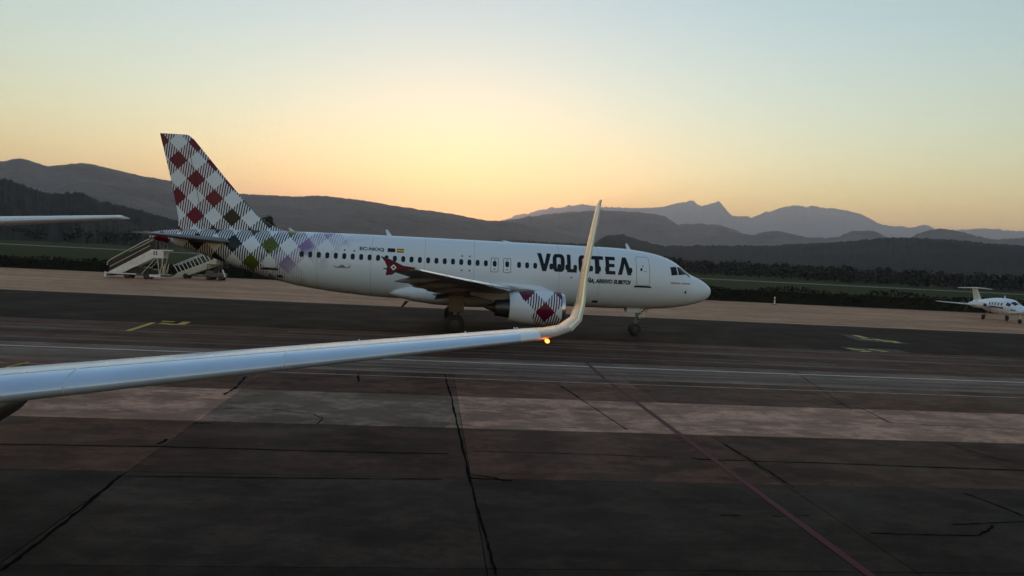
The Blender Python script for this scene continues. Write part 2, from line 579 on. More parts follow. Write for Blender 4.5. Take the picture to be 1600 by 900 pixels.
# yellow stand markings: a black ground panel with yellow strokes on it
def marking(corners, strokes, w):
    p = [gnd(*c) for c in corners]
    mesh_obj('marking_border', [(q.x, q.y, 0.003) for q in p], [tuple(range(len(p)))], M['line_black'], taxi)
    for i, st in enumerate(strokes):
        ribbon('yellow_marking', pxline(*st), w, M['line_yellow'], taxi, z=0.008, sub=1)
marking([(1312, 522), (1400, 532), (1420, 538), (1340, 532)],
        [[(1336, 524), (1352, 528)], [(1345, 529), (1362, 531)], [(1366, 530), (1376, 532)], [(1378, 532), (1388, 534)], [(1392, 533), (1404, 536)]], 0.55)
marking([(1310, 542), (1400, 546), (1424, 552), (1345, 551)],
        [[(1325, 544), (1340, 547)], [(1338, 546), (1352, 547)], [(1344, 549), (1360, 549)], [(1358, 546), (1376, 548)], [(1376, 549), (1386, 549)]], 0.4)
ribbon('yellow_marking', pxline((200, 517), (222, 510), (240, 504)), 0.28, M['line_yellow'], verge, z=0.008)
ribbon('yellow_marking', pxline((250, 505), (270, 507), (283, 507), (292, 503)), 0.45, M['line_yellow'], taxi, z=0.008)
ribbon('yellow_marking', pxline((253, 502), (272, 503)), 0.4, M['line_yellow'], taxi, z=0.008)
ribbon('yellow_marking', pxline((-5, 578), (20, 572), (45, 566)), 0.12, M['line_yellow'], apron, z=0.012)

# ------------------------------------------------------------------ mountains and hills
def rock(name, base, var=0.35, scale=0.002):
    m, nt, b = new_mat(name)
    v = coords(nt, 'Position')
    n = noise(nt, v, scale, 8, 0.65)
    n = n * 0.55 + noise(nt, v, scale * 6, 5, 0.7) * 0.45
    inp(nt, b, 'Base Color', mix(nt, ramp(nt, n, 0.38, 0.62), [c * (1 - var) for c in base], [c * (1 + var) for c in base]))
    b.inputs['Roughness'].default_value = 0.95
    b.inputs['Specular IOR Level'].default_value = 0.1
    return m
M['rock'] = rock('scrub_covered_mountain', (0.075, 0.058, 0.046), 0.8, 0.004)
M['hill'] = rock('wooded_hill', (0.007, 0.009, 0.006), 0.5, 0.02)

def ridge(name, pts, dist, front, back, mat, label, amp=0.05, step=5.0, rough=0.6, trees=0.0, seed=0):
    xs = [p[0] for p in pts]
    f = hermite(xs, [p[1] for p in pts])
    cols = []
    x = xs[0]
    while x <= xs[-1]:
        cols.append(x)
        x += step
    fr = [0.0, 0.08, 0.16, 0.24, 0.32, 0.40, 0.47, 0.54, 0.60, 0.66, 0.72, 0.77, 0.82, 0.86, 0.90, 0.94, 0.97, 1.0]
    NB = 4
    vs, fs = [], []
    for i, px in enumerate(cols):
        y = f(px)
        y += rough * (1.3 * mnoise.noise((px * 0.06, seed, 0)) + 1.0 * mnoise.noise((px * 0.14, seed, 7)) + 0.8 * mnoise.noise((px * 0.33, seed + 9, 0)) + 0.4 * mnoise.noise((px * 0.8, seed + 5, 0)))
        top = at(px, y, dist)
        h = max(top.z, 1.0)
        if trees:
            h += trees * (abs(mnoise.noise((px * 0.35, seed, 3))) + 0.6 * abs(mnoise.noise((px * 1.1, seed, 5))))
        d2 = Vector((top.x, top.y, 0)).normalized()
        for t in fr:
            r = dist - front * (1 - t)
            hh = h * (0.06 * t + 0.94 * t ** 1.25)
            p = d2 * r
            if 0 < t < 1:
                q = p / (front * 0.30)
                sp = mnoise.noise((q.x, q.y, seed)) + 0.6 * mnoise.noise((q.x * 2.3, q.y * 2.3, seed + 3)) + 0.35 * mnoise.noise((q.x * 5, q.y * 5, seed + 6))
                hh *= 1 + 0.30 * sp * (1 - t) ** 0.6 * 1.6
                if trees:
                    hh += trees * (mnoise.noise((p.x * 0.11, p.y * 0.11, seed)) + abs(mnoise.noise((p.x * 0.3, p.y * 0.3, seed))))
                hh = min(hh, h * (r / dist) * 0.985)
            vs.append((p.x, p.y, hh if t > 0 else -2.0))
        for b in range(1, NB + 1):
            t = b / NB
            p = d2 * (dist + back * t)
            vs.append((p.x, p.y, h * (1 - t) ** 1.2 - (2.0 if b == NB else 0)))
    n = len(fr) + NB
    for i in range(len(cols) - 1):
        for j in range(n - 1):
            fs.append((i * n + j, i * n + j + 1, (i + 1) * n + j + 1, (i + 1) * n + j))
    o = mesh_obj(name, vs, fs, mat, smooth=True)
    return tag(o, label, 'mountain', kind='structure')

ridge('mountain', [(700, 365), (780, 345), (827, 332), (872, 323.6), (911, 320), (953, 324), (1000, 325), (1037, 323), (1058, 317), (1073, 316), (1082, 313), (1090, 319), (1100, 321), (1112, 318),
                   (1121, 315), (1134, 327), (1147, 337), (1174, 338.6), (1200, 331), (1242, 321), (1275, 323), (1312, 327), (1358, 340), (1375, 350), (1419, 355), (1447, 352), (1462, 357),
                   (1496, 359), (1534, 357), (1600, 361), (1750, 352), (1950, 370)], 17000, 4500, 2500, M['rock'], 'pale far mountain range with two small peaks right of centre', rough=1.9, step=1.6, seed=2)
ridge('mountain', [(-2200, 150), (-1400, 215), (-900, 222), (-500, 246), (-250, 243), (0, 252), (29, 247.6), (78, 259), (127, 255), (188, 267), (220, 274.5), (269, 283), (330, 298), (377, 302.6), (432, 305.6), (470, 307), (490, 305.6), (550, 311),
                   (640, 325), (700, 333), (760, 344), (800, 347), (860, 360), (920, 374), (980, 384)], 4300, 2200, 1500, M['rock'], 'long brown mountain ridge falling from the left edge to the centre', rough=0.8, step=2.5, seed=5)
ridge('mountain', [(700, 372), (740, 356), (780, 346), (819, 340), (860, 334), (898, 331), (937, 329), (990, 331), (1032, 336), (1050, 345), (1061, 350), (1108, 350), (1132, 354), (1168, 366), (1190, 371), (1230, 384)],
      6000, 2200, 1500, M['rock'], 'grey middle mountain behind the winglet', rough=1.2, step=2, seed=8)
ridge('mountain', [(1060, 386), (1100, 371), (1150, 363.5), (1170, 367), (1210, 361), (1240, 366), (1265, 371), (1309, 371), (1322, 364), (1335, 360.6), (1364, 361), (1390, 371), (1419, 371), (1440, 363), (1465, 357.5), (1490, 360),
                   (1525, 368), (1554, 374), (1600, 371), (1700, 362), (1900, 380)], 5000, 1700, 1200, M['rock'], 'row of rounded dark blue hills at right before the far range', rough=1.2, step=2, seed=11)
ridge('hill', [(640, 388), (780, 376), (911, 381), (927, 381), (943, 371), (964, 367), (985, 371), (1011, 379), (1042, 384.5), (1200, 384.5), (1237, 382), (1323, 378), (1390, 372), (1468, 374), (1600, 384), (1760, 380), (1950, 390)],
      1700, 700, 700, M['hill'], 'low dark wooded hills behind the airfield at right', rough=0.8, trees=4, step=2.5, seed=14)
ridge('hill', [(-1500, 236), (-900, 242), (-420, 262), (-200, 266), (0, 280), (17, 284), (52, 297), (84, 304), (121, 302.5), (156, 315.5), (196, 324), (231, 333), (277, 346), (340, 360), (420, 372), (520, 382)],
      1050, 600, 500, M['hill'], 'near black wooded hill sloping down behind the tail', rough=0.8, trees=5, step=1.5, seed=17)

# ------------------------------------------------------------------ vegetation
def leaf_mat(name, base):
    m, nt, b = new_mat(name)
    v = coords(nt, 'Position')
    n = noise(nt, v, 0.9, 3)
    inp(nt, b, 'Base Color', mix(nt, ramp(nt, n, 0.3, 0.7), [c * 0.6 for c in base], [c * 1.5 for c in base]))
    b.inputs['Roughness'].default_value = 0.7
    b.inputs['Specular IOR Level'].default_value = 0.2
    return m
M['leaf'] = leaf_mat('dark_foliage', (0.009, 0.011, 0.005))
M['bark'] = plain('bark', (0.05, 0.04, 0.03), 0.9, var=0.3)

def leaf_quads(rn, centre, rad, n, size, vs, fs):
    for _ in range(n):
        while True:
            p = Vector((rn.uniform(-1, 1), rn.uniform(-1, 1), rn.uniform(-1, 1)))
            if 0.25 < p.length < 1:
                break
        p = Vector((p.x * rad[0], p.y * rad[1], p.z * rad[2])) + centre
        a = Vector((rn.gauss(0, 1), rn.gauss(0, 1), rn.gauss(0, 1))).normalized()
        b = a.orthogonal().normalized()
        c = a.cross(b)
        s = size * rn.uniform(0.6, 1.4)
        k = len(vs)
        vs += [p + b * s, p + c * s * 0.7, p - b * s, p - c * s * 0.7]
        fs.append((k, k + 1, k + 2, k + 3))

def wood(name, px0, px1, d0, d1, n, hgt, label, seed):
    rn = random.Random(seed)
    vs, fs = [], []
    for i in range(n):
        px = rn.uniform(px0, px1)
        d = rn.uniform(d0, d1)
        p = at(px, 500, d)
        h = hgt * rn.uniform(0.55, 1.2)
        w = h * rn.uniform(0.35, 0.6)
        leaf_quads(rn, Vector((p.x, p.y, h * 0.52)), (w, w, h * 0.5), 46, h * 0.13, vs, fs)
    o = mesh_obj(name, vs, fs, M['leaf'])
    return tag(o, label, 'woodland', kind='stuff')
wood('woodland', 900, 1800, 430, 820, 900, 8.0, 'dark belt of trees across the far side of the airfield at right', 3)
wood('woodland', -200, 620, 480, 700, 420, 7.0, 'dark belt of trees at the foot of the hill at left', 4)

def hedge(name, u0, u1, h0, h1, label, seed):
    rn = random.Random(seed)
    vs, fs = [], []
    n = int((u1 - u0) * 80)
    for i in range(n):
        t = rn.random()
        u = u0 + (u1 - u0) * t
        h = (h0 + (h1 - h0) * t) * (0.85 + 0.3 * mnoise.noise((u * 0.12, seed, 0)) + 0.14 * mnoise.noise((u * 0.9, seed, 2)))
        z = h * rn.random() ** 0.7
        leaf_quads(rn, Vector((u, 110.6 + rn.uniform(-1.2, 1.4), z)), (0.12, 0.12, 0.12), 1, 0.19, vs, fs)
    k = len(vs)
    m = 80                                             # solid core added to block light through the leaf gaps
    for i in range(m + 1):
        t = i / m
        u = u0 + (u1 - u0) * t
        h = (h0 + (h1 - h0) * t) * 0.7
        vs += [Vector((u, 109.7, -0.06)), Vector((u, 109.9, h)), Vector((u, 111.3, h)), Vector((u, 111.6, -0.06))]
        if i:
            for j in range(3):
                a = k + 4 * (i - 1) + j
                fs.append((a, a + 1, a + 5, a + 4))
    o = mesh_obj(name, vs, fs, M['leaf'])
    return tag(o, label, 'hedge', kind='stuff')
hedge('hedge', -95, 30, 1.6, 2.2, 'black looking scrub hedge along the apron edge behind the airliner', 6)
hedge('hedge', 30, 120, 2.4, 2.7, 'black looking scrub hedge along the apron edge at right', 7)

def tree(px, py_top, dist, wpx, label):
    top = at(px, py_top, dist)
    b = Vector((top.x, top.y, -0.06))
    t = empty('tree', b, 0, label, 'tree')
    rn = random.Random(21)
    H = top.z + 0.06
    w = wpx / FPX * dist / 2
    mb = MB()
    mb.tube((0, 0, 0), (0.1, 0, H * 0.35), 0.34, 0.24)
    mb.tube((0.1, 0, H * 0.35), (0, 0.1, H * 0.8), 0.24, 0.06)
    for k in range(7):
        a = k * 2.4
        z = H * (0.38 + 0.06 * k)
        mb.tube((0.1, 0, z), (math.cos(a) * w * 0.7, math.sin(a) * w * 0.7, z + H * 0.14), 0.11, 0.03, n=6)
    mb.build('trunk', M['bark'], t)
    vs, fs = [], []
    for k in range(26):
        a = rn.uniform(0, 6.28)
        r = rn.uniform(0, 0.75) * w
        z = H * rn.uniform(0.48, 0.9)
        sh = 1.0 - 0.5 * max(0, (z / H - 0.75) / 0.25)
        leaf_quads(rn, Vector((math.cos(a) * r * sh, math.sin(a) * r * sh, z)), (w * 0.36, w * 0.36, H * 0.085), 90, 0.22, vs, fs)
    mesh_obj('crown', vs, fs, M['leaf'], t)
    return t
tree(417, 333, 240, 34, 'dark broad tree showing above the fuselage right of the tail fin')
# ------------------------------------------------------------------ aircraft building blocks
def airfoil(n=14, t=0.12, camber=0.015):
    """closed loop, trailing edge -> upper -> leading edge -> lower"""
    up, lo = [], []
    for i in range(n + 1):
        x = 0.5 * (1 - math.cos(math.pi * i / n))
        th = 5 * t * (0.2969 * math.sqrt(x) - 0.126 * x - 0.3516 * x * x + 0.2843 * x**3 - 0.1020 * x**4)
        c = camber * 4 * x * (1 - x)
        up.append((x, c + th))
        lo.append((x, c - th))
    return up[::-1] + lo[1:]

def section(le, chord, t, roll=0.0, twist=0.0, n=14, camber=0.015, side=1):
    """le: leading edge point; +x is forward; roll turns the thickness axis towards the root"""
    out = []
    ct, st = math.cos(twist), math.sin(twist)
    for x, z in airfoil(n, t, camber):
        dx, dz = -chord * (x * ct + z * st), chord * (z * ct - x * st)
        out.append(Vector(le) + Vector((dx, -side * dz * math.sin(roll), dz * math.cos(roll))))
    return out

def wing_mesh(name, secs, mat, parent, side=1, n=14):
    mb = MB()
    mb.loft([section(*s, side=side, n=n) for s in secs])
    return mb.build(name, mat, parent, smooth=True, angle=50)

def slab_shape(name, poly, axis_y, thick, mat, parent, taper=1.0):
    """flat outline in (x, z) given a thickness across y"""
    n = len(poly)
    vs = [(x, axis_y - thick / 2, z) for x, z in poly] + [(x, axis_y + thick / 2, z) for x, z in poly]
    fs = [tuple(range(n)), tuple(range(n, 2 * n))] + [(i, (i + 1) % n, n + (i + 1) % n, n + i) for i in range(n)]
    mb = MB()
    mb.add(vs, fs)
    return mb.build(name, mat, parent, bevel=thick * 0.3)

def wheel(parent, c, r, w, rimm=None, n=28):
    mb = MB()
    mb.lathe([(-w / 2, r * 0.55), (-w / 2, r * 0.86), (-w * 0.36, r * 0.98), (0, r), (w * 0.36, r * 0.98), (w / 2, r * 0.86), (w / 2, r * 0.55)], c, 'y', n)
    ty = mb.build('wheel', M['tyre'], parent, smooth=True, angle=40)
    mb = MB()
    mb.lathe([(-w * 0.53, r * 0.12), (-w * 0.53, r * 0.40), (-w * 0.47, r * 0.54), (w * 0.47, r * 0.54), (w * 0.53, r * 0.40), (w * 0.53, r * 0.12)], c, 'y', n)
    mb.build('rim', rimm or M['rim'], ty, smooth=True, angle=30)
    return ty

def nacelle_parts(parent, x0, y, z, r, length, skin, core_len=1.5):
    e = MB()
    L = length
    e.lathe([(x0 - 0.9, r * 0.78), (x0 - 0.45, r * 0.80), (x0 - 0.12, r * 0.83), (x0 - 0.02, r * 0.87), (x0, r * 0.90), (x0 - 0.05, r * 0.945), (x0 - 0.35, r * 0.99), (x0 - 1.0, r * 1.03),
             (x0 - L * 0.5, r * 1.03), (x0 - L * 0.75, r * 0.98), (x0 - L, r * 0.86), (x0 - L, r * 0.80), (x0 - L + 0.6, r * 0.80)], (0, y, z), 'x', 40, caps=False)
    nac = e.build('engine', skin, parent, smooth=True, angle=60)
    lip = MB()
    lip.lathe([(x0 - 0.20, r * 0.80), (x0 - 0.02, r * 0.862), (x0 + 0.012, r * 0.90), (x0 - 0.03, r * 0.955), (x0 - 0.22, r * 0.985)], (0, y, z), 'x', 40, caps=False)
    lip.build('intake_lip', M['metal'], nac, smooth=True)
    f = MB()
    f.lathe([(x0 - 0.85, r * 0.79), (x0 - 0.84, r * 0.3), (x0 - 0.6, r * 0.2), (x0 - 0.35, 0.02)], (0, y, z), 'x', 32, caps=False)
    f.build('fan', M['gunmetal'], nac, smooth=True, angle=40)
    c = MB()
    c.lathe([(x0 - L + 0.65, r * 0.78), (x0 - L + 0.6, r * 0.66), (x0 - L - core_len * 0.55, r * 0.50), (x0 - L - core_len * 0.55, r * 0.40), (x0 - L - core_len * 0.5, r * 0.34), (x0 - L - core_len, 0.05)], (0, y, z - 0.08), 'x', 32, caps=False)
    c.build('exhaust_nozzle', M['gunmetal'], nac, smooth=True, angle=40)
    return nac

# ------------------------------------------------------------------ parked airliner (stations s run aft from the nose)
NOSE_U, NOSE_V = 19.3, 51.7
liner = empty('airliner', (NOSE_U, NOSE_V, 0), 0, 'white airliner with red checked tail fin and big black name on its side', 'airliner')
prof = [  # s, top, bottom, half width
    (0.0, 3.16, 3.12, 0.02), (0.06, 3.42, 2.90, 0.26), (0.25, 3.62, 2.68, 0.50), (0.6, 3.86, 2.48, 0.75), (1.1, 4.10, 2.29, 1.00), (1.7, 4.35, 2.13, 1.24),
    (2.2, 4.70, 2.03, 1.40), (2.7, 5.07, 1.95, 1.53), (3.3, 5.34, 1.88, 1.65), (4.0, 5.55, 1.82, 1.77), (5.0, 5.72, 1.77, 1.88), (6.2, 5.83, 1.74, 1.95), (7.5, 5.87, 1.73, 1.975),
    (12, 5.88, 1.73, 1.975), (22.0, 5.88, 1.76, 1.975), (24.5, 5.87, 1.90, 1.96), (27.0, 5.84, 2.14, 1.90), (29.4, 5.80, 2.58, 1.72), (31.0, 5.77, 3.05, 1.52), (33.0, 5.72, 3.68, 1.18),
    (35.0, 5.62, 4.28, 0.80), (36.5, 5.46, 4.68, 0.48), (37.3, 5.32, 4.86, 0.27), (37.45, 5.26, 4.92, 0.20)]
fT = hermite([p[0] for p in prof], [p[1] for p in prof])
fB = hermite([p[0] for p in prof], [p[2] for p in prof])
fW = hermite([p[0] for p in prof], [p[3] for p in prof])

def fus_ring(s, n=64, grow=0.0):
    t, b, w = fT(s), fB(s), fW(s)
    c, h = (t + b) / 2, (t - b) / 2 + grow
    return [Vector((-s, (w + grow) * math.cos(2 * math.pi * i / n), c + h * math.sin(2 * math.pi * i / n))) for i in range(n)]

st = sorted(set([0.0, 0.02, 0.06, 0.14, 0.25, 0.4, 0.6, 0.85, 1.1, 1.4, 1.7, 1.95, 2.2, 2.45, 2.7, 3.0, 3.3, 3.65, 4.0, 4.5, 5.0, 5.6, 6.2, 6.8, 7.5, 9, 12, 15, 18, 20, 22, 23, 24, 25, 26, 27, 28,
                 29, 30, 31, 32, 33, 34, 35, 35.7, 36.3, 36.8, 37.2, 37.4, 37.45]))
mb = MB()
mb.loft([fus_ring(s) for s in st])
fuselage = mb.build('fuselage', M['fus_livery'], liner, smooth=True, angle=60)

def on_fus(s, z, off):
    t, b, w = fT(s), fB(s), fW(s)
    c, h = (t + b) / 2, (t - b) / 2
    k = max(-0.995, min(0.995, (z - c) / h))
    y = -w * math.sqrt(1 - k * k)
    nrm = Vector((0, y / (w * w), (z - c) / (h * h))).normalized()
    ds = 0.05                                         # slope along the nose and tail
    t2, b2, w2 = fT(s + ds), fB(s + ds), fW(s + ds)
    k2 = max(-0.995, min(0.995, (z - (t2 + b2) / 2) / ((t2 - b2) / 2)))
    dy = (-w2 * math.sqrt(1 - k2 * k2) - y) / ds
    nrm = (nrm + Vector((-dy * nrm.y * -1, 0, 0))).normalized()
    return Vector((-s, y, z)) + nrm * off

def patch(name, polys, mat, parent, off=0.006, dz=0.12, ds=None, side=1):
    """print or panel laid on the starboard side of the fuselage; polys in (s, z)"""
    bm = bmesh.new()
    for poly in polys:
        vs = [bm.verts.new((p[0], 0, p[1])) for p in poly]
        try:
            bm.faces.new(vs)
        except ValueError:
            pass
    bmesh.ops.triangulate(bm, faces=bm.faces[:])
    zs = [v.co.z for v in bm.verts]
    z = math.floor(min(zs) / dz) * dz + dz
    while z < max(zs):
        bmesh.ops.bisect_plane(bm, geom=bm.verts[:] + bm.edges[:] + bm.faces[:], plane_co=(0, 0, z), plane_no=(0, 0, 1))
        z += dz
    if ds:
        ss = [v.co.x for v in bm.verts]
        x = math.floor(min(ss) / ds) * ds + ds
        while x < max(ss):
            bmesh.ops.bisect_plane(bm, geom=bm.verts[:] + bm.edges[:] + bm.faces[:], plane_co=(x, 0, 0), plane_no=(1, 0, 0))
            x += ds
    for v in bm.verts:
        v.co = on_fus(v.co.x, v.co.z, off)
    for f in bm.faces:
        if f.normal.y > 0:
            f.normal_flip()
    bm.normal_update()
    for f in bm.faces:
        if f.normal.y > 0:
            f.normal_flip()
        f.smooth = True
    me = bpy.data.meshes.new(name)
    bm.to_mesh(me)
    bm.free()
    me.materials.append(mat)
    return link(bpy.data.objects.new(name, me), parent)

def rrect(s0, s1, z0, z1, r, n=5):
    """rounded rectangle outline"""
    out = []
    for cx, cz, a0 in ((s1 - r, z1 - r, 0), (s0 + r, z1 - r, 90), (s0 + r, z0 + r, 180), (s1 - r, z0 + r, 270)):
        for i in range(n + 1):
            a = R(a0 + 90 * i / n)
            out.append((cx + r * math.cos(a), cz + r * math.sin(a)))
    return out

def ring_polys(outer, inner):
    n = len(outer)
    return [[outer[i], outer[(i + 1) % n], inner[(i + 1) % n], inner[i]] for i in range(n)]

# cabin windows: glass with a thin frame
def cabin_window(s, z, tint=None):
    w = patch('cabin_window', [rrect(s - 0.125, s + 0.125, z - 0.19, z + 0.19, 0.12)], M['glass'], fuselage, 0.016)
    return w
wins = [27.56 - 0.532 * i for i in range(23)]
wins += [13.68, 13.15, 12.62] + [12.62 - 0.532 * i for i in range(1, 13) if i not in (10, 11)]
for s in wins:
    cabin_window(s, 4.39)

# doors
def door(name, s0, s1, z0, z1, label, window=True, r=0.12):
    d = patch(name, [rrect(s0, s1, z0, z1, r)], M['fus_livery'], liner, 0.010, ds=0.3)
    d['label'] = label
    w = 0.028
    patch('door_seam', ring_polys(rrect(s0 - w, s1 + w, z0 - w, z1 + w, r + w), rrect(s0, s1, z0, z1, r)), M['grey_line'], d, 0.013, ds=0.3)
    if window:
        sm = (s0 + s1) / 2 + 0.12
        zm = z0 + (z1 - z0) * 0.56
        patch('door_window', [rrect(sm - 0.07, sm + 0.07, zm - 0.09, zm + 0.09, 0.03)], M['glass'], d, 0.018)
        patch('door_handle', [rrect(sm - 0.36, sm - 0.18, zm - 0.14, zm - 0.10, 0.015)], M['grey_line'], d, 0.018)
        patch('door_placard', [rrect(sm - 0.14, sm - 0.06, zm + 0.18, zm + 0.26, 0.02)], M['navy'], d, 0.018)
        patch('door_sill', [rrect(s0 - 0.16, s1 + 0.16, z0 - 0.14, z0 - 0.035, 0.05)], M['black'], d, 0.035, ds=0.3)
    return d
door('door', 4.92, 5.80, 3.45, 5.30, 'forward passenger door with dark sill below it')
door('door', 29.18, 30.0, 3.45, 5.27, 'rear passenger door crossed by the green check')
for s in (15.28, 14.46):
    d = patch('emergency_exit', [rrect(s - 0.235, s + 0.235, 3.86, 4.76, 0.06)], M['white'], liner, 0.008)
    patch('exit_seam', ring_polys(rrect(s - 0.25, s + 0.25, 3.845, 4.775, 0.07), rrect(s - 0.222, s + 0.222, 3.873, 4.747, 0.05)), M['seam'], d, 0.012)
    patch('exit_window', [rrect(s - 0.125, s + 0.125, 4.2, 4.58, 0.12)], M['glass'], d, 0.016)
    patch('exit_handle', [rrect(s - 0.05, s + 0.05, 4.02, 4.08, 0.02)], M['navy'], d, 0.016)
    patch('exit_handle', [rrect(s - 0.05, s + 0.05, 4.64, 4.68, 0.015)], M['navy'], d, 0.016)

# cockpit windows
patch('cockpit_window', [[(3.36, 4.74), (2.90, 4.78), (2.86, 4.24), (3.33, 4.19)]], M['glass'], liner, 0.012, dz=0.08, ds=0.1)
patch('cockpit_window', [[(2.80, 4.78), (2.52, 4.73), (2.10, 4.30), (2.78, 4.24)]], M['glass'], liner, 0.012, dz=0.08, ds=0.1)
ws = MB()
def nose_pt(s, a, off=0.01):
    t, b, w = fT(s), fB(s), fW(s)
    return Vector((-s, (w + off) * math.cos(a), (t + b) / 2 + ((t - b) / 2 + off) * math.sin(a)))
for a0, a1 in ((R(96), R(134)), (R(46), R(84))):
    grid = [[nose_pt(1.78 + 0.72 * i / 8, a0 + (a1 - a0) * j / 8, 0.014) for j in range(9)] for i in range(9)]
    ws.loft(grid, caps=False, closed=False)
ws.build('windshield', M['glass'], liner, smooth=True)

# big name, built letter by letter
def letter_polys(ch):
    t = 0.27
    if ch == 'V': return [[(0, 1), (0.30, 1), (0.5, 0.36), (0.5, 0), (0.36, 0)], [(1, 1), (0.70, 1), (0.5, 0.36), (0.5, 0), (0.64, 0)]]
    if ch == 'A': return [[(0, 0), (0.30, 0), (0.5, 0.64), (0.5, 1), (0.36, 1)], [(1, 0), (0.70, 0), (0.5, 0.64), (0.5, 1), (0.64, 1)]]
    if ch == 'L': return [[(0, 0), (0.36, 0), (0.36, 1), (0, 1)], [(0.36, 0), (0.95, 0), (0.95, 0.2), (0.36, 0.2)]]
    if ch == 'T': return [[(0, 0.8), (1, 0.8), (1, 1), (0, 1)], [(0.33, 0), (0.67, 0), (0.67, 0.8), (0.33, 0.8)]]
    if ch == 'E': return [[(0, 0), (0.38, 0), (0.38, 1), (0, 1)], [(0.38, 0), (1, 0), (1, 0.2), (0.38, 0.2)], [(0.38, 0.41), (0.92, 0.41), (0.92, 0.6), (0.38, 0.6)], [(0.38, 0.8), (1, 0.8), (1, 1), (0.38, 1)]]
    if ch == 'O': return ring_polys(rrect(0, 1, 0, 1, 0.30), rrect(0.33, 0.67, 0.19, 0.81, 0.10))
    return []
slots = [('V', 12.48, 11.56), ('O', 11.46, 10.66), ('L', 10.50, 9.82), ('O', 9.74, 8.96), ('T', 8.92, 8.06), ('E', 7.92, 7.26), ('A', 7.10, 6.16)]
polys = []
for ch, sa, sb in slots:
    for p in letter_polys(ch):
        polys.append([(sa + (sb - sa) * u, 4.07 + 1.16 * v) for u, v in p])
o = patch('name_lettering', polys, M['navy'], fuselage, 0.009)
o['label'] = 'large black letters reading VOLOTEA'

def text_patch(name, txt, s_left, s_right, z0, z1, mat, shear=0.0, bold=0.0, parent=None, off=0.010):
    cu = bpy.data.curves.new(name, 'FONT')
    cu.body = txt
    cu.shear = shear
    cu.offset = bold
    cu.resolution_u = 3
    ob = bpy.data.objects.new(name + '_source', cu)
    COL.objects.link(ob)
    dg = bpy.context.evaluated_depsgraph_get()
    me = bpy.data.meshes.new_from_object(ob.evaluated_get(dg))
    xs = [v.co.x for v in me.vertices]
    ys = [v.co.y for v in me.vertices]
    x0, x1, y0, y1 = min(xs), max(xs), min(ys), max(ys)
    polys = []
    for f in me.polygons:
        polys.append([(s_left + (s_right - s_left) * (me.vertices[i].co.x - x0) / (x1 - x0), z0 + (z1 - z0) * (me.vertices[i].co.y - y0) / (y1 - y0)) for i in f.vertices])
    bpy.data.objects.remove(ob)
    bpy.data.curves.remove(cu)
    bpy.data.meshes.remove(me)
    return patch(name, polys, mat, parent or fuselage, off, dz=0.2)
text_patch('slogan_lettering', '\u00d1A, ARRIVO SUBITO!', 9.15, 6.20, 3.40, 3.80, M['navy'], 0.2, 0.055)['kind'] = 'stuff'
text_patch('registration_lettering', 'EC-NOQ', 23.97, 22.42, 4.79, 5.04, M['navy'], 0, 0.03)
patch('flag', [[(22.20, 4.80), (21.72, 4.80), (21.72, 5.04), (22.20, 5.04)]], M['navy'], fuselage, 0.010)
fl = patch('flag', [[(21.62, 4.80), (21.16, 4.80), (21.16, 5.04), (21.62, 5.04)]], M['red'], fuselage, 0.010)
patch('flag_stripe', [[(21.62, 4.86), (21.16, 4.86), (21.16, 4.98), (21.62, 4.98)]], M['yellow'], fuselage, 0.013)
# small stencilled name below the cockpit: unreadable strokes in the photograph
rn = random.Random(5)
pl = []
s = 3.36
while s > 1.95:
    w = rn.uniform(0.05, 0.085)
    if not 2.66 < s < 2.74:
        pl.append([(s, 3.63), (s - w, 3.63), (s - w, 3.63 + rn.uniform(0.09, 0.12)), (s, 3.63 + rn.uniform(0.09, 0.12))])
    s -= w + 0.03
patch('stencil', pl, M['grey_line'], fuselage, 0.009, ds=0.2)['kind'] = 'stuff'
patch('sensor_plate', [rrect(2.18, 2.30, 3.02, 3.20, 0.04)], M['seam'], fuselage, 0.012)
for s, z in ((24.9, 4.78), (24.3, 4.76), (17.4, 4.78), (16.9, 4.78), (17.4, 3.86), (16.9, 3.86), (10.2, 3.75), (8.4, 2.2), (29.0, 2.9)):
    patch('access_panel', [rrect(s - 0.05, s + 0.05, z - 0.045, z + 0.045, 0.02)] if z > 3 else [rrect(s - 0.2, s + 0.2, z - 0.08, z + 0.08, 0.06)], M['seam'], fuselage, 0.010)
patch('bird_emblem', [[(25.6, 3.78), (25.3, 3.70), (25.0, 3.86), (25.15, 3.68), (24.7, 3.66), (24.45, 3.86), (24.55, 3.64), (25.4, 3.64)]], M['grey_line'], fuselage, 0.009)
# panel joints round the barrel
for s in (8.3, 11.0, 16.6, 19.8, 23.2, 26.6):
    mb = MB()
    a = fus_ring(s - 0.006, 64, 0.0035)
    b = fus_ring(s + 0.006, 64, 0.0035)
    mb.loft([a, b], caps=False)
    mb.build('skin_joint', M['grey_line'], fuselage)
# blade antennas
for s, h, l in ((22.2, 0.42, 0.34), (5.95, 0.42, 0.3), (28.5, 0.26, 0.3), (14.2, 0.12, 0.6)):
    z = fT(s) - 0.03
    slab_shape('antenna', [(-s + l / 2, z), (-s - l / 2, z), (-s - l * 0.9, z + h), (-s - l * 0.45, z + h)], 0, 0.05, M['white'], liner)
slab_shape('drain_mast', [(-20.7, 1.62), (-21.0, 1.62), (-21.25, 1.2), (-21.1, 1.2)], -0.4, 0.05, M['black'], liner)

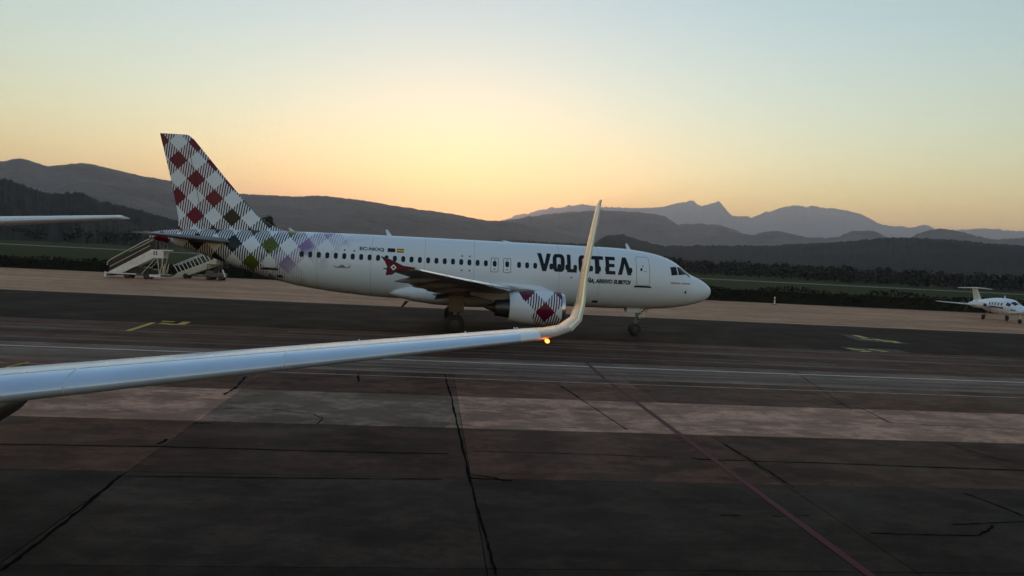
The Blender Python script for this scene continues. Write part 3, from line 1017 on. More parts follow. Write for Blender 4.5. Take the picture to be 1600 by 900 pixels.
# wings
def liner_wing(side):
    k = side
    secs = [((-11.9, k * 1.2, 2.42), 6.7, 0.15), ((-12.3, k * 1.95, 2.52), 6.1, 0.15), ((-14.55, k * 6.4, 2.98), 3.95, 0.125),
            ((-17.5, k * 12.0, 3.55), 2.6, 0.115), ((-19.9, k * 16.6, 4.08), 1.55, 0.11), ((-20.05, k * 16.9, 4.12), 1.45, 0.11)]
    w = wing_mesh('wing', [(a, b, c, 0.0, R(2.2 if i < 3 else 0.5)) for i, (a, b, c) in enumerate(secs)], M['wing_grey'], liner, side)
    # slats along the leading edge, polished
    def le(y):
        ys = [s_[0][1] * k for s_ in secs]
        f = [np.interp(y, ys, [q[0][0] for q in secs]), np.interp(y, ys, [q[0][2] for q in secs]), np.interp(y, ys, [q[1] for q in secs]), np.interp(y, ys, [q[2] for q in secs])]
        return f
    for y0, y1 in ((2.4, 5.0), (6.5, 8.9), (8.96, 11.4), (11.46, 13.9), (13.96, 16.4)):
        rings = []
        for j in range(5):
            y = y0 + (y1 - y0) * j / 4
            x, z, c, t = le(y)
            pts = section((x, k * y, z), c, t, 0, R(2.2 if y < 7 else 0.5), side=side)
            n = len(pts)
            mid = Vector((x - c * 0.12, k * y, z))
            sel = pts[n // 2 - 5:n // 2 + 3]
            rings.append([p + (p - mid).normalized() * 0.012 for p in sel])
        m2 = MB()
        m2.loft(rings, caps=False, closed=False)
        m2.build('slat', M['metal'], w, smooth=True)
    for y, l, r in ((3.9, 3.0, 0.3), (7.6, 2.9, 0.24), (10.6, 2.5, 0.2), (13.6, 2.1, 0.17)):
        x, z, c, t = le(y)
        xe = x - c
        mb = MB()
        mb.lathe([(0.55 * l, 0.02), (0.4 * l, r * 0.6), (0.15 * l, r), (-0.15 * l, r * 0.95), (-0.35 * l, r * 0.6), (-0.5 * l, 0.03)], (xe + 0.25 * l, k * y, z - 0.20 - c * 0.025), 'x', 16)
        for v in mb.v:
            v.z += (v.x - xe) * 0.10
        mb.build('flap_track_fairing', M['wing_grey'], w, smooth=True)
    # drooped flap pieces seen as dark steps under the trailing edge
    for y0, y1, dr in ((2.4, 6.2, 0.32), (6.7, 12.2, 0.22)):
        rings = []
        for y in (y0, y1):
            x, z, c, t = le(y)
            xe = x - c * 0.90
            cc = c * 0.22
            rings.append(section((xe, k * y, z - dr * 0.5 - c * 0.03), cc, 0.14, 0, R(14), side=side))
        m2 = MB()
        m2.loft(rings)
        m2.build('flap', M['wing_grey'], w, smooth=True, angle=50)
    f = slab_shape('wing_tip_fence', [(-19.95, 4.20), (-20.6, 4.27), (-21.15, 4.52), (-21.62, 4.66), (-21.42, 4.42), (-21.30, 4.18), (-21.36, 3.80), (-21.06, 3.84), (-20.85, 4.02), (-20.4, 4.08)], k * 16.95, 0.09, M['red'], w)
    d = [(-21.02, 4.31), (-20.88, 4.17), (-21.02, 4.03), (-21.16, 4.17)]
    inner = [(-21.02, 4.235), (-20.955, 4.17), (-21.02, 4.105), (-21.085, 4.17)]
    vs = [(x, k * 17.0, z) for x, z in d] + [(x, k * 17.0, z) for x, z in inner]
    mesh_obj('fence_emblem', vs, [(i, (i + 1) % 4, 4 + (i + 1) % 4, 4 + i) for i in range(4)], M['white'], w)
    # engine and pylon
    nac = nacelle_parts(liner, -11.28, k * 5.75, 1.90, 1.0, 3.35, M['nac_livery'])
    py = MB()
    py.loft([[Vector((-12.3, k * 5.75 + d_, 2.86)) for d_ in (-0.02, 0.02)] + [Vector((-12.3, k * 5.75 + d_, 2.7)) for d_ in (0.02, -0.02)],
             [Vector((-13.6, k * 5.75 + d_, 3.0)) for d_ in (-0.2, 0.2)] + [Vector((-13.6, k * 5.75 + d_, 2.5)) for d_ in (0.2, -0.2)],
             [Vector((-15.0, k * 5.75 + d_, 2.95)) for d_ in (-0.22, 0.22)] + [Vector((-15.0, k * 5.75 + d_, 2.1)) for d_ in (0.22, -0.22)],
             [Vector((-17.0, k * 5.75 + d_, 2.72)) for d_ in (-0.05, 0.05)] + [Vector((-17.0, k * 5.75 + d_, 2.5)) for d_ in (0.05, -0.05)]])
    py.build('pylon', M['wing_grey'], liner, bevel=0.03)
    return w
liner_wing(-1)
liner_wing(1)

# belly fairing
rings = []
for s, w, z0, z1 in ((10.3, 1.2, 1.9, 2.4), (11.0, 1.8, 1.62, 3.0), (12.2, 2.08, 1.48, 3.45), (14, 2.16, 1.42, 3.55), (17, 2.16, 1.40, 3.5), (19, 2.10, 1.46, 3.2), (20.5, 1.9, 1.62, 2.9), (21.5, 1.55, 1.82, 2.6), (22.3, 0.9, 2.05, 2.35)):
    c, h = (z0 + z1) / 2, (z1 - z0) / 2
    rings.append([Vector((-s, w * math.copysign(abs(math.cos(a)) ** 0.75, math.cos(a)), c + h * math.copysign(abs(math.sin(a)) ** 0.75, math.sin(a)))) for a in [2 * math.pi * i / 32 for i in range(32)]])
mb = MB()
mb.loft(rings)
mb.build('belly_fairing', M['white'], liner, smooth=True, angle=60)

# tail
secs = []
for z, le, te, t in ((5.35, 29.9, 35.75, 0.10), (6.3, 30.45, 35.72, 0.10), (9.0, 32.85, 36.33, 0.095), (11.4, 34.93, 36.98, 0.09), (11.66, 35.3, 37.04, 0.07)):
    c = te - le
    pts = airfoil(14, t, 0)
    secs.append([Vector((-(le + c * x), c * zz, z)) for x, zz in pts])
mb = MB()
mb.loft(secs)
fin = mb.build('vertical_stabilizer', M['fin_livery'], liner, smooth=True, angle=50)
mb = MB()
mb.loft([[Vector((-28.6, y, 5.70)) for y in (-0.03, 0.03)] + [Vector((-28.6, y, 5.74)) for y in (0.02, -0.02)],
         [Vector((-29.6, y, 5.68)) for y in (-0.12, 0.12)] + [Vector((-29.6, y, 6.0)) for y in (0.03, -0.03)],
         [Vector((-30.8, y, 5.68)) for y in (-0.22, 0.22)] + [Vector((-30.8, y, 6.72)) for y in (0.05, -0.05)],
         [Vector((-31.6, y, 5.68)) for y in (-0.2, 0.2)] + [Vector((-31.6, y, 6.7)) for y in (0.06, -0.06)]])
mb.build('dorsal_fillet', M['fin_livery'], liner, smooth=True, angle=40)
mb = MB()
mb.box((-34.62, -0.22, 8.3), (0.02, 0.02, 5.0), Matrix.Rotation(R(-12), 3, 'Y'))
mb.build('rudder_seam', M['seam'], fin)
for k in (-1, 1):
    wing_mesh('horizontal_stabilizer', [((-31.6, k * 0.5, 4.88), 4.2, 0.11, 0, R(-1.5)), ((-32.2, k * 1.3, 4.92), 3.75, 0.11, 0, R(-1.5)), ((-34.9, k * 6.1, 5.16), 1.5, 0.10, 0, R(-1.5)), ((-35.15, k * 6.3, 5.18), 1.2, 0.09, 0, R(-1.5))], M['wing_grey'], liner, k)
mb = MB()
mb.lathe([(-37.42, 0.05), (-37.46, 0.15), (-37.62, 0.12), (-37.62, 0.03)], (0, 0, 5.08), 'x', 16)
mb.build('apu_exhaust', M['gunmetal'], liner, smooth=True, angle=40)

# landing gear
def main_gear(k):
    g_ = MB()
    y = k * 3.8
    g_.tube((-17.75, y, 0.58), (-17.6, y, 2.9), 0.13, 0.17, 14)
    g_.tube((-17.75, y - 0.42, 0.58), (-17.75, y + 0.42, 0.58), 0.09, n=12)
    g_.tube((-17.68, y, 1.7), (-17.3, y - k * 1.7, 2.5), 0.08, n=10)
    g_.tube((-17.5, y, 0.95), (-17.35, y, 1.5), 0.05, n=8)
    g_.tube((-17.75, y, 0.62), (-17.5, y, 0.95), 0.05, n=8)
    gear = g_.build('main_gear', M['steel'], liner, smooth=True, angle=40)
    for d in (-0.46, 0.46):
        wheel(gear, (-17.75, y + d, 0.58), 0.58, 0.40)
    dm = MB()
    dm.box((-17.7, y + k * 0.32, 1.95), (0.95, 0.05, 1.3))
    dm.build('gear_door', M['gunmetal'], gear, bevel=0.02)
main_gear(-1)
main_gear(1)
g_ = MB()
g_.tube((-5.25, 0, 0.40), (-5.05, 0, 2.0), 0.075, 0.10, 14)
g_.tube((-5.25, -0.28, 0.40), (-5.25, 0.28, 0.40), 0.05, n=10)
g_.tube((-5.1, 0, 1.25), (-4.35, 0, 1.95), 0.05, n=8)
g_.tube((-5.14, 0, 0.72), (-4.92, 0, 1.0), 0.035, n=8)
g_.tube((-4.92, 0, 1.0), (-5.08, 0, 1.25), 0.035, n=8)
g_.box((-5.08, 0, 1.5), (0.22, 0.3, 0.34))
gear = g_.build('nose_gear', M['steel'], liner, smooth=True, angle=40)
for d in (-0.25, 0.25):
    wheel(gear, (-5.25, d, 0.385), 0.385, 0.22)
for d in (-0.17, 0.17):
    lm = MB()
    lm.lathe([(0, 0.02), (0.0, 0.10), (-0.07, 0.10), (-0.12, 0.05)], (-4.93, d, 1.12), 'x', 16)
    lm.build('taxi_lamp', M['metal'], gear, smooth=True, angle=40)
for d in (-0.36, 0.36):
    dm = MB()
    dm.box((-5.5, d, 1.72), (0.9, 0.035, 0.42), Matrix.Rotation(R(12 if d < 0 else -12), 3, 'X'))
    dm.build('gear_door', M['white'], gear, bevel=0.012)
dm = MB()
dm.box((-4.55, -0.06, 1.5), (0.06, 0.30, 0.75), Matrix.Rotation(R(28), 3, 'Y'))
dm.build('gear_door', M['cream'], gear, bevel=0.012)
# ------------------------------------------------------------------ second airliner: its wing crosses the foreground
PSI = R(11)
_ff = Vector((math.sin(PSI), -math.cos(PSI)))
_fl = Vector((math.cos(PSI), math.sin(PSI)))
TIP = Vector((0.55, 13.3))
XT, YT = -7.6, 16.3
_o = TIP - (_ff * XT + _fl * YT)
_fw = W(_ff.x, _ff.y)
near = empty('airliner', W(_o.x, _o.y), math.atan2(_fw.y, _fw.x), 'pale blue grey airliner whose wing with tall winglet crosses the foreground', 'airliner')

M['near_skin'] = plain('pale_wing_paint', (0.80, 0.84, 0.90), 0.30, var=0.07, vscale=1.3, coat=0.2)
M['near_slat'] = plain('blue_grey_slat', (0.62, 0.76, 0.95), 0.20, metal=0.3, var=0.06, vscale=1.2)
M['winglet'] = plain('winglet_reflection_tint', (0.50, 0.36, 0.28), 0.25, metal=0.4, var=0.05, vscale=1.2)  # brown of the reflected evening sky is put into the base colour
M['glint_metal'] = plain('metal_with_painted_glint', (1.0, 0.76, 0.48), 0.14, metal=1.0, var=0.03)  # golden base colour stands in for the sunset glint on the edge

NW = [  # y, x leading edge, z, chord, thickness, roll, twist
    (1.20, 0.373, 2.621, 6.34, 0.150, 0, 0.5), (1.90, 0.003, 2.664, 5.92, 0.150, 0, 0.5), (5.00, -1.634, 2.855, 4.06, 0.140, 0, 0.5), (7.50, -2.954, 3.009, 2.56, 0.140, 0, 0.5), (10.00, -4.274, 3.163, 2.26, 0.140, 0, 0.5), (12.80, -5.752, 3.335, 1.92, 0.130, 0, 0.0), (15.40, -7.125, 3.495, 1.61, 0.120, 0, 0.0), (16.30, -7.600, 3.550, 1.50, 0.115, R(4), 0.0)]
NWL = [(16.64, -7.78, 3.59, 1.30, 0.095, R(16), 0), (16.95, -7.95, 3.67, 1.04, 0.09, R(36), 0), (17.15, -8.09, 3.84, 0.80, 0.09, R(56), 0), (17.24, -8.24, 4.12, 0.63, 0.09, R(67), 0),
       (17.36, -8.54, 4.70, 0.52, 0.09, R(71), 0), (17.57, -8.92, 5.40, 0.42, 0.09, R(71), 0), (17.77, -9.30, 6.03, 0.31, 0.09, R(71), 0), (17.82, -9.40, 6.16, 0.18, 0.085, R(71), 0)]
def near_wing(side):
    k = side
    def sec(q, n=20):
        y, x, z, c, t, roll, tw = q
        return section((x, k * y, z), c, t, roll, R(tw), n=n, side=side)
    mb = MB()
    mb.loft([sec(q) for q in NW])
    w = mb.build('wing', M['near_skin'], near, smooth=True, angle=50)
    mb = MB()
    mb.loft([sec(q) for q in [NW[-1]] + NWL])
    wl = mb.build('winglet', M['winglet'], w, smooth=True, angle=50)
    ys = [q[0] for q in NW]
    def ip(y, i):
        return float(np.interp(y, ys, [q[i] for q in NW]))
    for y0, y1 in ((2.4, 4.0), (5.6, 7.35), (7.38, SEAM_Y - 0.012), (SEAM_Y + 0.012, 12.2), (12.22, 15.9)):
        rings, inner = [], []
        for j in range(9):
            y = y0 + (y1 - y0) * j / 8
            q = (y, ip(y, 1), ip(y, 2), ip(y, 3), ip(y, 4), 0, ip(y, 6))
            pts = sec(q, 40)
            n = len(pts)
            mid = Vector((q[1] - q[3] * 0.10, k * y, q[2]))
            cut = [p for p in pts[:n // 2] if (q[1] - p.x) / q[3] < 0.19] + [p for p in pts[n // 2:] if (q[1] - p.x) / q[3] < 0.05]
            rings.append([p + (p - mid).normalized() * 0.014 for p in cut])
            inner.append([p + (p - mid).normalized() * -0.006 for p in cut])
        m2 = MB()
        full = [r + i[::-1] for r, i in zip(rings, inner)]
        m2.loft(full)
        m2.build('slat', M['near_slat'], w, smooth=True, angle=35)
        gap = [[r[0] + Vector((-0.004, 0, 0.0)), r[0] + Vector((-0.028, 0, 0.002))] for r in rings]
        m2 = MB()
        m2.loft(gap, caps=False, closed=False)
        m2.build('slat_gap', M['seam'], w)
    # leading edge strip of the winglet, polished, golden reflection painted in
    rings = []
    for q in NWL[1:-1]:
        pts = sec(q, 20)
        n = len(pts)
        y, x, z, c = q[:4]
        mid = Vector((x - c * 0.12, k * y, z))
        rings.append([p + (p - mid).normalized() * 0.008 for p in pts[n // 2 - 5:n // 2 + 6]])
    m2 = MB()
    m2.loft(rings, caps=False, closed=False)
    m2.build('leading_edge_strip', M['glint_metal'], wl, smooth=True)
    for y, l, r in ((FAIR_Y, 3.6, 0.26), (5.0, 4.6, 0.34)):
        x, z, c = ip(y, 1), ip(y, 2), ip(y, 3)
        mb = MB()
        mb.lathe([(0.5 * l, 0.03), (0.42 * l, r * 0.5), (0.25 * l, r * 0.85), (0.0, r), (-0.25 * l, r * 0.8), (-0.42 * l, r * 0.4), (-0.5 * l, 0.03)], (x - c * 0.72, k * y, z - 0.22 - r * 0.7), 'x', 20)
        mb.build('flap_track_fairing', M['gunmetal'], w, smooth=True)
    lm = MB()
    lm.lathe([(0.07, 0.003), (0.06, 0.018), (0.04, 0.030), (0.0, 0.036), (-0.06, 0.032), (-0.12, 0.006)], (-7.62, k * 16.42, 3.50), 'x', 16)
    lm.build('navigation_light', M['navlight'] if k > 0 else M['lamp'], w, smooth=True)
    for y in (15.95, 16.0, 15.0, 13.2):
        x, z, c = ip(y, 1), ip(y, 2), ip(y, 3)
        mm = MB()
        mm.box((x - c * 0.55, k * y, z + c * 0.065), (0.05, 0.02, 0.05 if y < 15.9 else 0.06))
        mm.build('vortex_tab', M['white'], w)
    nac = nacelle_parts(near, 2.4, k * 4.8, 1.75, 1.0, 3.6, M['near_skin'])
    py = MB()
    py.box((-0.6, k * 4.8, 2.55), (3.4, 0.34, 0.6))
    py.build('pylon', M['near_skin'], near, bevel=0.08)
    wing_mesh('horizontal_stabilizer', [((-19.9, k * 0.4, 5.02), 3.3, 0.11), ((-20.2, k * 1.0, 5.08), 3.0, 0.11), ((STAB[0], k * STAB[1], STAB[2]), 1.5, 0.10), ((STAB[0] - 0.2, k * (STAB[1] + 0.12), STAB[2] + 0.01), 1.1, 0.08)], M['near_skin'], near, k)
SEAM_Y, FAIR_Y = 9.9, 8.55
STAB = (-22.6, 4.95, 5.56)
near_wing(1)
near_wing(-1)
mb = MB()
mb.loft([[Vector((p.x + 13.4, p.y, p.z)) for p in fus_ring(s, 40)] for s in st])
mb.build('fuselage', M['near_skin'], near, smooth=True, angle=60)
secs = []
for z, le, te, t in ((5.0, 29.5, 35.6, 0.10), (8.4, 32.3, 36.2, 0.095), (12.2, 35.2, 37.3, 0.08)):
    secs.append([Vector((13.4 - (le + (te - le) * x), (te - le) * zz, z)) for x, zz in airfoil(12, t, 0)])
mb = MB()
mb.loft(secs)
mb.build('vertical_stabilizer', M['near_skin'], near, smooth=True, angle=50)
for y in (-2.9, 2.9):
    mb = MB()
    mb.tube((-4.2, y, 0.55), (-4.0, y, 1.7), 0.14, n=12)
    gg = mb.build('main_gear', M['steel'], near, smooth=True, angle=40)
    for d in (-0.43, 0.43):
        wheel(gg, (-4.2, y + d, 0.56), 0.56, 0.38)
mb = MB()
mb.tube((9.2, 0, 0.36), (9.3, 0, 1.6), 0.09, n=12)
gg = mb.build('nose_gear', M['steel'], near, smooth=True, angle=40)
for d in (-0.22, 0.22):
    wheel(gg, (9.2, d, 0.35), 0.35, 0.2)

# ------------------------------------------------------------------ small turboprop with canard and T tail
eta = R(-6)
pb = gnd(1554, 500)
hd = W(math.sin(eta), -math.cos(eta))
prop = empty('turboprop_aircraft', (pb.x, pb.y, -0.003), math.atan2(hd.y, hd.x), 'small white twin turboprop with T tail parked at the right edge', 'aircraft')
pp = [(7.35, 1.42, 0.03, 0.03), (7.1, 1.44, 0.16, 0.15), (6.5, 1.50, 0.36, 0.34), (5.6, 1.60, 0.58, 0.55), (4.6, 1.74, 0.80, 0.80), (3.6, 1.83, 0.94, 0.96), (2.2, 1.86, 0.99, 1.0), (0.5, 1.86, 0.98, 0.98), (-1.2, 1.86, 0.86, 0.85), (-3.0, 1.92, 0.60, 0.60), (-4.6, 2.02, 0.32, 0.34), (-5.9, 2.12, 0.08, 0.08)]
f1 = hermite([-p[0] for p in pp], [p[1] for p in pp]); f2 = hermite([-p[0] for p in pp], [p[2] for p in pp]); f3 = hermite([-p[0] for p in pp], [p[3] for p in pp])
mb = MB()
rings = []
for i in range(45):
    x = 7.35 - 13.25 * (i / 44) ** 1.15
    rings.append([Vector((x, f2(-x) * math.cos(a), f1(-x) + f3(-x) * math.sin(a))) for a in [2 * math.pi * j / 28 for j in range(28)]])
mb.loft(rings)
pf = mb.build('fuselage', M['white'], prop, smooth=True, angle=60)
def side_patch(name, x0, x1, a0, a1, mat, par, off=0.012):
    for k in (-1, 1):
        g2 = []
        for i in range(7):
            x = x0 + (x1 - x0) * i / 6
            g2.append([Vector((x, k * (f2(-x) + off) * math.cos(a), f1(-x) + (f3(-x) + off) * math.sin(a))) for a in [a0 + (a1 - a0) * j / 5 for j in range(6)]])
        m2 = MB()
        m2.loft(g2, caps=False, closed=False)
        m2.build(name, mat, par, smooth=True)
side_patch('windshield', 5.35, 4.55, R(48), R(84), M['glass'], pf)
side_patch('cockpit_side_window', 4.75, 4.05, R(16), R(42), M['glass'], pf)
side_patch('stripe', 6.9, -3.5, R(-14), R(-4), M['navy'], pf)
for x in (3.2, 2.5, 1.8, 1.1, 0.4):
    side_patch('cabin_window', x + 0.17, x - 0.17, R(8), R(26), M['glass'], pf)
for k in (-1, 1):
    wing_mesh('wing', [((0.5, k * 0.4, 1.72), 1.9, 0.14), ((0.35, k * 2.0, 1.76), 1.75, 0.14), ((-0.25, k * 6.8, 1.98), 0.65, 0.12), ((-0.32, k * 7.0, 2.0), 0.45, 0.1)], M['offwhite'], prop, k)
    wing_mesh('canard', [((6.75, k * 0.2, 1.36), 0.80, 0.12), ((6.55, k * 1.68, 1.30), 0.55, 0.12)], M['offwhite'], prop, k)
    mb = MB()
    mb.lathe([(1.55, 0.20), (1.6, 0.26), (1.3, 0.36), (0.5, 0.42), (-0.8, 0.40), (-1.8, 0.30), (-2.2, 0.22)], (0, k * 2.05, 1.86), 'x', 24)
    nc = mb.build('engine_nacelle', M['offwhite'], prop, smooth=True, angle=50)
    mb = MB()
    mb.lathe([(1.615, 0.01), (1.612, 0.19)], (0, k * 2.05, 1.86), 'x', 20, caps=False)
    mb.build('air_intake', M['black'], nc)
    mb = MB()
    mb.lathe([(-2.2, 0.21), (-2.5, 0.17), (-2.8, 0.02)], (0, k * 2.05, 1.86), 'x', 20)
    sp = mb.build('spinner', M['steel'], nc, smooth=True, angle=50)
    for b in range(5):
        a = b * 2 * math.pi / 5 + 0.4
        d = Vector((0, math.cos(a), math.sin(a)))
        t = Vector((0.35, -math.sin(a), math.cos(a))).normalized()
        c = Vector((-2.4, k * 2.05, 1.86))
        m2 = MB()
        m2.loft([[c + d * r + t * w_ * q + Vector((0.012 * e, 0, 0)) for q, e in ((-1, 0), (0, 1), (1, 0), (0, -1))] for r, w_ in ((0.15, 0.05), (0.45, 0.08), (0.85, 0.075), (1.07, 0.03))])
        m2.build('propeller_blade', M['gunmetal'], nc, smooth=True, angle=60)
secs = []
for z, le, te, t in ((2.1, -3.4, -5.7, 0.12), (3.0, -4.25, -6.05, 0.11), (3.86, -5.0, -6.35, 0.10)):
    secs.append([Vector((le + (te - le) * x, (le - te) * zz, z)) for x, zz in airfoil(10, t, 0)])
mb = MB()
mb.loft(secs)
mb.build('vertical_stabilizer', M['offwhite'], prop, smooth=True, angle=50)
for k in (-1, 1):
    wing_mesh('horizontal_stabilizer', [((-4.85, 0, 3.9), 1.25, 0.12), ((-5.35, k * 2.05, 3.80), 0.75, 0.12), ((-5.42, k * 2.12, 3.80), 0.5, 0.1)], M['offwhite'], prop, k)
    mb = MB()
    mb.tube((0.05, k * 1.42, 0.33), (0.25, k * 0.75, 1.25), 0.07, n=8)
    gg = mb.build('main_gear', M['steel'], prop, smooth=True, angle=40)
    wheel(gg, (0.05, k * 1.42, 0.335), 0.33, 0.22)
mb = MB()
mb.tube((5.75, 0, 0.3), (5.75, 0, 1.2), 0.06, n=8)
gg = mb.build('nose_gear', M['offwhite'], prop, smooth=True, angle=40)
wheel(gg, (5.75, 0, 0.285), 0.28, 0.22)
slab_shape('antenna', [(2.3, 2.82), (1.95, 2.82), (1.9, 3.2), (2.02, 3.2)], 0, 0.04, M['white'], prop)

# ------------------------------------------------------------------ ground equipment behind the tail
def lin(a, b, t):
    return a + (b - a) * t

def stairs(base, label, full=True, panel=M['offwhite'], scale=1.0):
    t = empty('passenger_stairs', base, 0, label, 'stairs', 'mobile stairs behind the tail')
    x0, z0, x1, z1 = 0.35, 0.55, 5.6, 3.55
    mb = MB()
    mb.box((3.6, 0, 0.50), (7.2, 1.3, 0.22))
    mb.box((0.35, 0, 0.42), (0.7, 1.9, 0.36))
    ch = mb.build('chassis', M['gunmetal'], t, bevel=0.03)
    mb = MB()
    mb.box((0.12, -0.96, 0.40), (0.22, 0.05, 0.62))
    mb.box((1.9, -0.97, 0.57), (3.4, 0.06, 0.12))
    mb.box((5.7, -0.97, 0.46), (1.25, 0.06, 0.30))
    mb.build('bumper', M['offwhite'], ch, bevel=0.01)
    mb = MB()
    mb.box((3.6, 0.1, 1.0), (2.6, 1.2, 0.8))
    mb.box((5.2, 0.2, 0.9), (0.7, 1.0, 0.6))
    mb.build('engine_cover', M['black'], ch, bevel=0.03)
    for x in (2.5, 4.7):
        for y in (-0.8, 0.8):
            wheel(t, (x, y, 0.34), 0.34, 0.24)
    for y in (-0.85, 0.85):
        th = 0.06
        poly = [(x0, z0 + 0.1), (x0 + 1.45, z0), (x1, z1 - 0.95), (x1, z1), (x1 - 0.4, z1)]
        slab_shape('side_panel', poly, y, th, panel, t)
        hr = MB()
        pts = [(x0 - 0.1, y, z0 + 0.9), (x0 + 0.0, y, z0 + 1.35), (x0 + 0.5, y, z0 + 1.75), (x1 - 1.2, y, z1 + 0.95), (x1 - 0.7, y, z1 + 1.2)]
        hr.pipe(pts, 0.06)
        hr.pipe([(x0 + 0.2, y, z0 + 0.75), (x1 - 0.6, y, z1 + 0.45)], 0.04)
        hr.build('handrail', M['cream'], t, smooth=True, angle=40)
        slab_shape('rail_panel', [(x0 + 0.1, z0 + 0.25), (x0 + 0.15, z0 + 1.25), (x0 + 0.6, z0 + 1.62), (x1 - 0.2, z1 + 1.1), (x1, z1 + 0.1)], y * 0.97, 0.03, M['black'], t)
    for i in range(15):
        f = (i + 0.5) / 15
        mb = MB()
        mb.box((lin(x0, x1, f), 0, lin(z0, z1, f)), (0.32, 1.6, 0.05))
        mb.build('step', M['steel'], t)
    mb = MB()
    mb.box((x1 + 0.75, 0, z1 - 0.05), (1.5, 1.75, 0.1))
    mb.box((x1 + 0.35, -0.86, z1 - 0.55), (1.2, 0.05, 0.9))
    mb.box((x1 + 0.35, 0.86, z1 - 0.55), (1.2, 0.05, 0.9))
    pf_ = mb.build('platform', panel, t, bevel=0.015)
    mb = MB()
    cx, cz = x1 + 0.05, z1 - 0.42
    for dx, dz in ((-0.13, -0.13), (0.13, 0.13), (-0.13, 0.13), (0.13, -0.13)):
        mb.box((cx + dx, -0.89, cz + dz), (0.17, 0.012, 0.17), Matrix.Rotation(R(45), 3, 'Y'))
    mb.build('cross_mark', M['black'], pf_)
    for y in (-0.72, 0.72):
        mb = MB()
        mb.pipe([(x1 + 0.2, y, z1 - 0.9), (x1 + 0.55, y, 0.6)], 0.05)
        mb.pipe([(x1 + 0.9, y, z1 - 0.9), (x1 + 0.55, y, 0.6)], 0.05)
        mb.pipe([(x1 + 0.9, y, 0.6), (x1 + 1.1, y, 1.9), (x1 + 0.7, y, 0.6)], 0.04)
        mb.pipe([(x1 - 1.5, y, 0.6), (x1 - 0.1, y, z1 - 1.2)], 0.04)
        mb.build('support_frame', M['cream'], t, smooth=True, angle=40)
    mb = MB()
    for k in range(4):
        x = x1 + 0.1 + 0.42 * k
        mb.pipe([(x, -0.85, z1), (x, -0.85, z1 + 1.1)], 0.03)
    mb.pipe([(x1 - 0.7, -0.85, z1 + 1.15), (x1 + 1.5, -0.85, z1 + 1.1)], 0.04)
    mb.build('platform_rail', M['steel'], t, smooth=True, angle=40)
    return t
sb = gnd(168, 433)
stairs((sb.x, sb.y, -0.003), 'white passenger stairs with black rail panel, the left one behind the tail')

def low_stairs(base):
    t = empty('passenger_stairs', base, 0, 'cream sided lower stairs half hidden under the tail, right of the taller stairs', 'stairs', 'mobile stairs behind the tail')
    x0, z0, x1, z1 = 0.2, 0.35, 5.2, 2.75
    mb = MB()
    mb.box((3.2, 0, 0.42), (6.0, 1.2, 0.18))
    mb.build('chassis', M['gunmetal'], t, bevel=0.02)
    for x in (1.5, 4.6):
        for y in (-0.75, 0.75):
            wheel(t, (x, y, 0.33), 0.33, 0.22)
    for y in (-0.8, 0.8):
        slab_shape('side_panel', [(x0 - 0.3, 0.15), (x0 + 1.0, 0.2), (x1, z1 - 0.95), (x1, z1), (x0 + 0.3, z0 + 0.35)], y, 0.06, M['cream'], t)
        mb = MB()
        for k in range(6):
            f = 0.04 + 0.17 * k
            x, z = lin(x0, x1, f), lin(z0, z1, f)
            mb.pipe([(x + 0.35, y, z), (x - 0.35, y, z + 1.15)], 0.05)
        mb.pipe([(x0 - 0.3, y, z0 + 1.2), (x1 - 0.4, y, z1 + 1.1)], 0.05)
        mb.build('handrail', M['offwhite'], t, smooth=True, angle=40)
    for i in range(12):
        f = (i + 0.5) / 12
        mb = MB()
        mb.box((lin(x0, x1, f), 0, lin(z0, z1, f)), (0.34, 1.5, 0.05))
        mb.build('step', M['steel'], t)
    mb = MB()
    mb.box((x1 + 0.6, 0, z1 - 0.05), (1.2, 1.6, 0.1))
    mb.build('platform', M['cream'], t, bevel=0.015)
    for y in (-0.7, 0.7):
        mb = MB()
        mb.pipe([(x1 + 0.3, y, z1), (x1 + 0.3, y, 0.4)], 0.06)
        mb.build('support_frame', M['steel'], t, smooth=True, angle=40)
    return t
sb2 = gnd(274, 434)
low_stairs((sb2.x, sb2.y, -0.003))

tb = gnd(322, 437)
tug = empty('baggage_tractor', (tb.x, tb.y, -0.003), 0, 'small dark baggage tractor with a white bar parked under the tail', 'tractor')
mb = MB()
mb.box((1.2, 0, 0.62), (2.4, 1.3, 0.5))
mb.box((0.6, 0, 1.0), (1.0, 1.2, 0.35))
mb.build('body', M['gunmetal'], tug, bevel=0.06)
mb = MB()
for x in (0.3, 1.45):
    for y in (-0.55, 0.55):
        mb.pipe([(x, y, 0.9), (x, y, 1.9)], 0.04)
mb.box((0.88, 0, 1.93), (1.4, 1.3, 0.06))
mb.build('canopy', M['black'], tug)
mb = MB()
mb.box((1.3, 0, 0.98), (0.5, 0.9, 0.12))
mb.box((1.08, 0, 1.2), (0.1, 0.9, 0.5))
mb.build('seat', M['black'], tug, bevel=0.03)
mb = MB()
mb.tube((2.15, -0.68, 1.35), (2.5, -0.68, 0.45), 0.09, n=10)
mb.build('white_bar', M['offwhite'], tug, smooth=True, angle=40)
for x in (0.45, 1.95):
    for y in (-0.6, 0.6):
        wheel(tug, (x, y, 0.3), 0.3, 0.2)

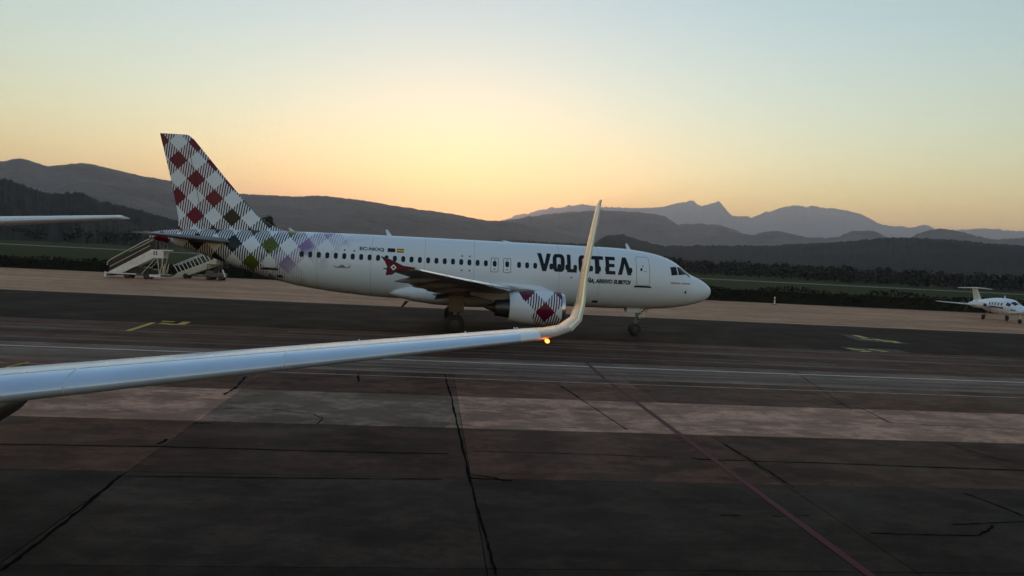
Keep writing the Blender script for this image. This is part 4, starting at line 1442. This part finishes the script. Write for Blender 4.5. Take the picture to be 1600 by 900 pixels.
# ------------------------------------------------------------------ small things out on the field
mk = gnd(1210, 476)
post = empty('marker_post', (mk.x, mk.y, -0.003), 0, 'slim white marker post at the edge of the far apron', 'post')
mb = MB()
mb.lathe([(0.0, 0.30), (0.06, 0.30), (0.10, 0.12)], (0, 0, 0), 'z', 16)
mb.build('base', M['black'], post, smooth=True, angle=40)
mb = MB()
mb.lathe([(0.08, 0.10), (1.0, 0.09), (1.12, 0.05)], (0, 0, 0), 'z', 12)
mb.build('stake', M['offwhite'], post, smooth=True, angle=40)
mb = MB()
mb.lathe([(0.70, 0.097), (0.82, 0.096)], (0, 0, 0), 'z', 12)
mb.build('band', M['black'], post)

for px, ytop, d, lab in ((1429, 381, 620, 'tall thin mast rising above the trees left of the small turboprop'), (1369, 407, 430, 'short lamp mast among the dark trees above the yellow stand marking'), (1509, 423, 400, 'short lamp mast just left of the small turboprop tail')):
    p = at(px, ytop, d)
    t = empty('light_mast', (p.x, p.y, -0.06), 0, lab, 'mast', 'masts on the airfield')
    mb = MB()
    mb.tube((0, 0, 0), (0, 0, p.z), 0.15, 0.08, 10)
    mb.build('pole', M['gunmetal'], t, smooth=True, angle=40)
    mb = MB()
    mb.box((0, 0, p.z), (1.6, 0.3, 0.16))
    mb.box((0.8, -0.2, p.z - 0.25), (0.4, 0.3, 0.3))
    mb.box((-0.8, -0.2, p.z - 0.25), (0.4, 0.3, 0.3))
    mb.build('lamp_head', M['gunmetal'], t, bevel=0.02)

# ------------------------------------------------------------------ haze
HAZE = 8e-5
mb = MB()
mb.box((3000, 9500, 649), (30000, 22000, 1302))
hz = mb.build('haze', None)
hz.data.materials.clear()
hm = bpy.data.materials.new('haze')
hm.use_nodes = True
hn = hm.node_tree
for n in list(hn.nodes):
    if n.type != 'OUTPUT_MATERIAL':
        hn.nodes.remove(n)
pv = hn.nodes.new('ShaderNodeVolumePrincipled')
pv.inputs['Color'].default_value = (0.90, 0.86, 1.0, 1)
pv.inputs['Density'].default_value = HAZE
pv.inputs['Anisotropy'].default_value = 0.7
hn.links.new(pv.outputs[0], [n for n in hn.nodes if n.type == 'OUTPUT_MATERIAL'][0].inputs['Volume'])
hz.data.materials.append(hm)
tag(hz, 'thin evening haze over the airfield and mountains', 'haze', kind='stuff')
